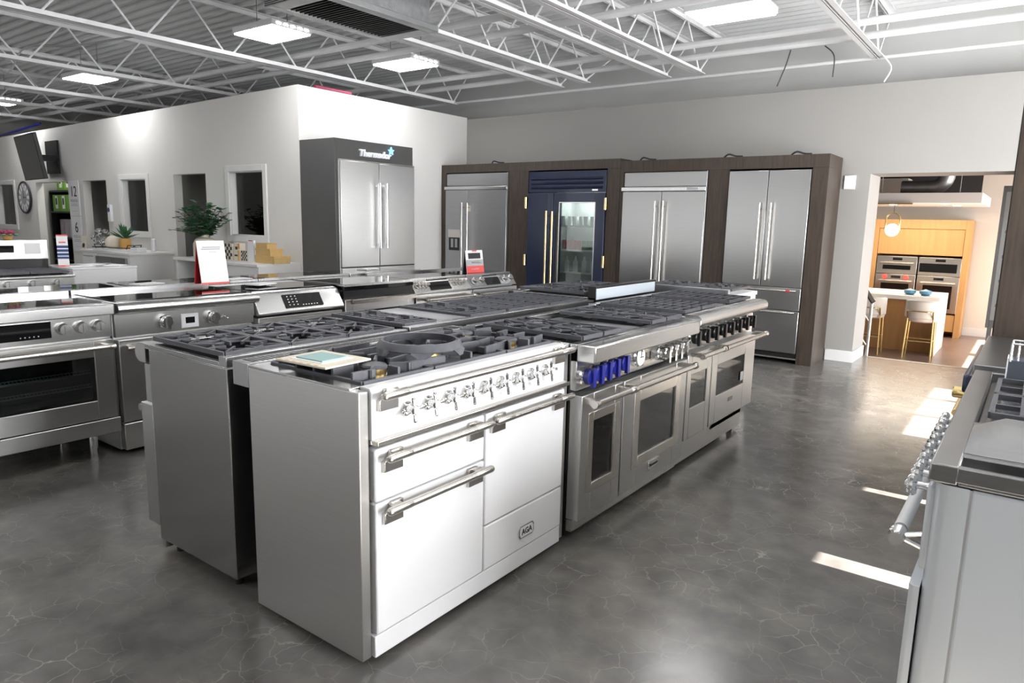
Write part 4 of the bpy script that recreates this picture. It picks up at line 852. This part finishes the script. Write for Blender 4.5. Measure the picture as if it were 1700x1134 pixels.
NR = root('range', 'navy range with brass knobs beyond the white cooker at right', 'range', (-.150, 4.10, 0), -PI / 2)
part('body', M().box(0, .935, .02, .70, .05, .875), 'navy', NR, .004); part('door', M().box(.01, .925, -.02, .02, .1, .66), 'navy', NR, .004); part('control_panel', M().box(0, .935, -.01, .02, .68, .87), 'navy', NR)
part('worktop', M().box(0, .935, -.0, .70, .875, .917), 'steel_dark', NR, .004)
put('knob', knob_mesh('gold'), NR, (.80, -.01, .775))
part('front_trim', M().box(0, .935, -.028, -.002, .80, .872), 'navy', NR, .01)
part('handle', M().cyl((.05, -.065, .62), (.5, -.065, .62), .014, 12).box(.08, .1, -.065, -.018, .612, .628).box(.44, .46, -.065, -.018, .612, .628), 'gold', NR)
for i in range(4): part('leg', M().cyl((.08 + (i % 2) * .77, .12 + (i // 2) * .5, 0), (.08 + (i % 2) * .77, .12 + (i // 2) * .5, .055), .02, 12), 'black', NR)
BX = root('utensil_caddy', 'slate blue caddy box with wire rack standing on the right worktop', 'caddy', (.015, 2.86, .918))
part('tray', M().box(-.055, .30, 0, .10, 0, .075), 'slate', BX, .004)
cb = M().frame(-.05, .30, 0, .10, -.047, .297, .003, .097, 0, .004)
part('liner', M().box(-.058, -.054, -.002, .10, 0, .08), 'paper', BX)
wr_ = M()
for i in range(5): wr_.tube([(-.03 + i * .07, .02, .07), (-.03 + i * .07, .02, .125), (-.03 + i * .07, .08, .125), (-.03 + i * .07, .08, .07)], .003, 6)
wr_.tube([(-.05, .0, .13), (.30, .0, .13), (.30, .10, .13), (-.05, .10, .13)], .004, 6, True)
for px_ in ((-.05, 0), (-.05, .1), (.30, 0), (.30, .1)): wr_.cyl((*px_, .07), (*px_, .13), .004, 6)
part('wire_rack', wr_, 'chrome', BX)
TC = root('tall_cabinet', 'tall dark wood cabinet at right in front of the kitchen opening', 'cabinet', (-.136, 4.165, 0))
part('carcass', M().box(0, .70, 0, 1.25, .0, 2.35), 'dark_wood', TC, .003); part('door', M().box(-.004, .0, .02, .62, .05, 2.3), 'dark_wood', TC); part('door', M().box(-.004, .0, .63, 1.23, .05, 2.3), 'dark_wood', TC)
# framed sign in the opening
FS = root('framed_sign', 'grey framed board with white printed sheet standing right of the kitchen opening', 'sign', (-.36, 8.72, -.55))
part('frame', M().frame(0, .62, .98, 2.42, .03, .59, 1.06, 2.36, 0, .022), 'grey_wall', FS, .003); part('sheet', M().box(.03, .59, .004, .014, 1.06, 2.36), 'paper', FS)
pr = M()
for z, ww in ((1.95, .3), (1.70, .2), (1.45, .25), (1.2, .2)): pr.box(.06, .06 + ww, .001, .004, z, z + .03)
part('print', pr, 'grey_ink', FS); part('post', M().box(.02, .06, .0, .04, .0, .98), 'grey_wall', FS); part('post', M().box(.56, .60, .0, .04, .0, .98), 'grey_wall', FS)
part('base', M().box(-.0, .62, -.12, .16, 0, .02), 'grey_wall', FS)

# ------------------------------------------------------------------ ceiling fittings
CL = root('ceiling_light', '', 'light', (0, 0, 3.2))
part('housing', M().frame(-.32, .32, -.22, .22, -.30, .30, -.20, .20, 0, .05) if False else M().box(-.33, .33, -.235, .235, .012, .07), 'white_metal', CL, .006)
part('diffuser', M().box(-.315, .315, -.22, .22, .0, .012), 'lamp_on', CL)
part('hanger_wire', M().cyl((-.25, 0, .07), (-.25, 0, .44), .004, 6).cyl((.25, 0, .07), (.25, 0, .44), .004, 6), 'steel_dark', CL)
sl = M()
for i in range(5): sl.box(.33, .333, -.18 + i * .08, -.13 + i * .08, .03, .045)
part('vent', sl, 'lamp_on', CL)
LP = [((-2.36, 6.22), 'white panel light nearest the right wall with kitchen opening'), ((-6.42, 4.50), 'white panel light left of the air conditioner'), ((-6.28, 6.22), 'white panel light above the corner of the side wall'), ((-10.70, 4.58), 'white panel light over the office wall with doorways'), ((-14.4, 4.7), 'white panel light at the far left edge')]
for i, ((x, y), lab) in enumerate(LP):
    if i == 0: CL.location = (x, y, 3.2); CL['label'] = lab; CL['group'] = 'panel lights under the roof'
    else: copy_tree(CL, (x, y, 3.2), lab)
for i, (x, y) in enumerate(((-2.4, 2.6), (-6.4, 1.4), (-10.6, 1.2), (-2.4, -1.8), (-6.4, -2.5))):  # extra panels added out of view for their light
    copy_tree(CL, (x, y, 3.2), 'added white panel light out of view, for extra light')
AC = root('air_conditioner', 'foil wrapped duct box with dark ceiling grille hanging under the roof', 'air conditioner', (-4.74, 4.13, 3.02))
part('duct_box', M().box(-.28, .28, -.58, .58, .05, .58), 'foil', AC)
part('flange', M().frame(-.33, .33, -.65, .65, -.24, .24, -.52, .52, 0, 1) if False else M().box(-.33, -.24, -.64, .64, 0, .05).box(.24, .33, -.64, .64, 0, .05).box(-.24, .24, -.64, -.5, 0, .05).box(-.24, .24, .5, .64, 0, .05), 'duct_metal', AC, .004)
gl = M().box(-.24, .24, -.5, .5, .03, .05)
for i in range(24): gl.box(-.24, .24, -.5 + i * .0417, -.495 + i * .0417, .004, .03)
part('grille', gl, 'black_panel', AC)
sl = M()
for i in range(3): sl.box(-.335, -.326, -.6, .6, .006 + i * .014, .012 + i * .014).box(-.6 + .28, .28, -.645, -.638, .006 + i * .014, .012 + i * .014)
part('slot', sl, 'black', AC)
for sx in (-.25, .25):
    for sy in (-.55, .55): part('hanger_rod', M().cyl((sx, sy, .5), (sx, sy, .62), .006, 6), 'steel_dark', AC)
def cable(pts, label, m_='grey_wall', r=.008):
    P = [Vector(p) for p in pts]; out = []
    for i in range(len(P) - 1):
        a, b, c, d_ = P[max(i - 1, 0)], P[i], P[i + 1], P[min(i + 2, len(P) - 1)]
        for k in range(6):
            t = k / 6; out.append(.5 * ((2 * b) + (c - a) * t + (2 * a - 5 * b + 4 * c - d_) * t * t + (3 * b - a - 3 * c + d_) * t ** 3))
    out.append(P[-1]); thing('cable', M().tube(out, r, 6), m_, label, 'cable')
cable([(-2.28, 7.75, 3.2), (-2.33, 7.78, 3.05), (-2.4, 7.78, 2.86)], 'thin dark cable hanging from the roof pipe, left of two', 'ink', .007)
cable([(-1.95, 7.74, 3.2), (-1.86, 7.76, 3.10), (-1.86, 7.78, 2.90)], 'thin dark cable hanging from the roof pipe, right of two', 'ink', .006)
cable([(-1.46, 8.0, 3.1), (-1.38, 8.02, 2.98), (-1.44, 8.055, 2.86)], 'grey cable looping from joist end down to the back wall', 'joist', .008)
cable([(-11.8, 3.2, 3.5), (-11.0, 3.4, 3.36), (-10.55, 3.55, 3.1), (-10.35, 3.7, 3.4), (-9.5, 3.9, 3.36), (-8.4, 4.2, 3.4)], 'dark wire sagging under the deck over the office wall', 'grey_wall', .012)
cable([(-17.5, 5.2, 2.79), (-16.4, 5.16, 2.80), (-15.6, 5.2, 2.83), (-15.0, 5.5, 3.0)], 'bright blue cable along the top of the office wall at far left', 'blue_knob', .02)
for x, lab in ((-5.95, 'small black plug lead lying on top of the left fridge surround'), (-3.75, 'black plug lead on top of surround over the steel fridge'), (-2.75, 'curled black lead on top of the surround between two steel fridges'), (-2.05, 'short black lead on top of the surround near its right end')):
    z = 2.167 if x < -4.05 else 2.137
    cable([(x - .09, 7.6, z + .006), (x - .03, 7.56, z + .03), (x + .04, 7.58, z + .012), (x + .10, 7.62, z + .01)], lab, 'ink', .009)

# ------------------------------------------------------------------ kitchen beyond the opening
OC = root('oven_cabinet', 'honey wood tall cabinet framing four built-in ovens in the far kitchen', 'cabinet', (-2.60, 15.1, -.55))
part('frame', M().box(0, .10, 0, .6, 0, 2.15).box(1.5, 1.60, 0, .6, 0, 2.15).box(.10, 1.5, 0, .6, 1.98, 2.15).box(.1, 1.5, .56, .6, 0, 1.98), 'light_wood', OC, .003)
part('upper_door', M().box(.105, 1.495, .02, .04, 1.50, 1.975), 'light_wood', OC, .002); part('drawer', M().box(.105, 1.495, .02, .04, .11, .42), 'light_wood', OC, .002)
def oven(label, x, z, h_, kn=False, wide=False):
    o = root('wall_oven', label, 'oven', (x, 15.1, z)); part('body', M().box(0, .68, .0, .5, 0, h_), 'satin', o, .004)
    part('window', M().box(*((.02, .62, -.008, .0, .06, h_ - .11) if wide else (.11, .58, -.008, .0, .08, h_ - .17))), 'black_glass', o)
    part('display', M().box(.27, .43, -.006, 0, h_ - .075, h_ - .03), 'black_glass', o)
    if not wide: part('handle', M().cyl((.06, -.06, h_ - .13), (.62, -.06, h_ - .13), .014, 10).box(.08, .1, -.06, 0, h_ - .14, h_ - .12).box(.58, .6, -.06, 0, h_ - .14, h_ - .12), 'satin', o)
    if kn:
        for xx in (.16, .52): put('knob', knob_mesh('red'), o, (xx, 0, h_ - .055))
    return o
oven('upper left built-in oven in the honey wood cabinet', -2.485, .58, .33); oven('lower left built-in oven with red knobs in the honey wood cabinet', -2.485, -.10, .67, True)
oven('upper right built-in coffee machine with wide black glass', -1.78, .58, .33, False, True); oven('lower right built-in oven above the wide drawer', -1.78, -.10, .67)
SW = root('wall_shelves', 'honey wood open shelves left of the oven cabinet', 'shelves', (-3.4, 15.3, -.55))
for z in (.9, 1.3, 1.55, 1.78): part('shelf', M().box(0, .78, 0, .4, z, z + .04), 'light_wood', SW)
part('side', M().box(-.04, 0, 0, .4, 0, 2.1), 'light_wood', SW)
for i, (x, z, m_) in enumerate(((-2.75, 1.27, 'ink'), (-2.72, .79, 'ink'), (-2.78, .39, 'grey_wall'))): thing('jar', M().lathe((x, 15.42, z), (0, 0, 1), [(0, .06), (.12, .06), (.13, .03)], 14), m_, ('dark jar on the highest honey wood shelf', 'dark jar on the middle honey wood shelf', 'grey jar on the lowest honey wood shelf')[i], 'jar')
IS = root('kitchen_island', 'white waterfall edge island with honey wood panel in the far kitchen', 'island', (-2.95, 12.65, -.55))
part('countertop', M().box(0, 1.81, 0, 1.2, .865, .925), 'quartz', IS, .003); part('waterfall_side', M().box(1.75, 1.81, 0, 1.2, 0, .865), 'quartz', IS, .003); part('wood_panel', M().box(.05, 1.75, .32, 1.15, .0, .865), 'light_wood', IS)
ST = root('bar_stool', '', 'stool', (0, 0, -.55))
def arcpts(r, a0, a1, n): return [(math.cos(a0 + (a1 - a0) * i / n) * r, math.sin(a0 + (a1 - a0) * i / n) * r) for i in range(n + 1)]
bk = M(); o_ = arcpts(.235, -PI * .98, -.02, 16); i_ = arcpts(.165, -PI * .98, -.02, 16)
bk.prism(o_ + i_[::-1], 'z', .62, .90); part('backrest', bk, 'boucle', ST, .025)
part('seat', M().lathe((0, .02, .56), (0, 0, 1), [(0, .16), (.02, .205), (.08, .215), (.11, .19), (.11, .001)], 24), 'boucle', ST)
for sx in (-1, 1):
    for sy in (-1, 1): part('leg', M().tube([(sx * .19, sy * .17, 0), (sx * .17, sy * .15, .62)] + ([(sx * .17, -.235, .74)] if sy < 0 else []), .012, 8), 'gold', ST)
part('footrest', M().tube([(.182, -.162, .27), (-.182, -.162, .27), (-.182, .162, .27), (.182, .162, .27)], .011, 8, True), 'gold', ST)
part('back_band', M().tube([(.17, -.18, .74), (.1, -.245, .74), (-.1, -.245, .74), (-.17, -.18, .74)], .009, 8), 'gold', ST)
ST.location = (-1.335, 12.42, -.55); ST['label'] = 'white boucle bar stool at the near end of the island, beside the waterfall edge'; ST['group'] = 'stools at the island'
copy_tree(ST, (-2.06, 12.42, -.55), 'white boucle bar stool next to the handrail, left of the other stool')
bm_ = M().lathe((0, 0, 0), (0, 0, 1), [(0, .05), (.03, .085), (.07, .09), (.075, .085), (.09, .03), (.10, .012)], 18).mesh('bowl', 'bowl_blue')
for x, lab in ((-1.60, 'left blue lidded pot on the island'), (-1.38, 'right blue lidded pot on the island')): tag(put('lidded_pot', bm_, None, (x, 12.95, .376)), lab, 'pot', 'blue pots on the island')
HR = root('handrail', 'dark wood handrail on steel posts leading down into the kitchen', 'handrail', (-1.47, 8.9, -.55))
part('rail', M().prism([(-.02, 1.44), (-.02, 1.38), (.03, 1.38), (.03, 1.44)], 'y', 0, .05) if False else M().tube([(-.16, -.1, 1.43), (.0, .0, 1.15), (.02, .0, 1.13)], .028, 8), 'dark_wood', HR)
part('post', M().cyl((0, 0, 0), (0, 0, 1.15), .018, 10), 'steel', HR)
for z in (.9, .62): part('wire', M().tube([(-.14, -.05, z + .2), (0, 0, z)], .008, 6), 'steel', HR)
PD = root('pendant_light', 'glowing globe pendant in a brass loop over the island', 'light', (-1.93, 12.75, 1.4))
part('globe', M().ball((0, 0, 0), .10, 20), 'globe_on', PD)
lp = [(-.105, 0, 0), (-.10, 0, .14)] + [(math.cos(a) * .10, 0, .16 + math.sin(a) * .11) for a in [PI - i * PI / 12 for i in range(13)]] + [(.10, 0, .14), (.105, 0, 0)]
part('loop', M().tube(lp, .009, 8), 'gold', PD); part('cord', M().cyl((0, 0, .27), (0, 0, .41), .004, 6), 'ink', PD)
part('canopy_bar', M().box(-.45, .25, -.03, .03, .405, .428), 'brass', PD)
SF = root('soffit_panel', 'white dropped ceiling panel with recessed lights over the island', 'ceiling panel', (-3.4, 12.8, 1.83))
part('panel', M().box(0, 2.62, 0, 2.2, 0, .155), 'white_paint', SF, .003)
for x, y in ((1.3, .9), (2.1, .5), (2.2, 1.3), (.6, .5)): part('recessed_light', M().lathe((x, y, -.004), (0, 0, 1), [(0, .06), (.006, .06)], 18), 'down_on', SF)
for x in (.3, 1.2, 2.3): part('hanger_rod', M().cyl((x, .3, .155), (x, .3, 1.83), .008, 6), 'steel_dark', SF)
dk = M().tube([(-1.42, 14.4, 3.6), (-1.42, 14.4, 2.36)] + [(-1.42 - .22 + .22 * math.cos(a), 14.4, 2.36 - .22 * math.sin(a)) for a in [i * PI / 16 for i in range(1, 9)]] + [(-2.1, 14.4, 2.14)], .125, 18)
struct('trim_2', M().box(-3.4, -2.12, 15.2, 15.7, 2.02, 2.36), 'kitchen_wall')
thing('air_duct', dk, 'duct_metal', 'silver elbow air duct above the kitchen ceiling panel', 'duct')
for x, y, e in ((-1.8, 13.9, 60),): lamp('downlight', 'AREA', (x, y, 1.80), e, (1, .88, .70), size=1.7, sizey=1.5, d=(0, 0, -1))
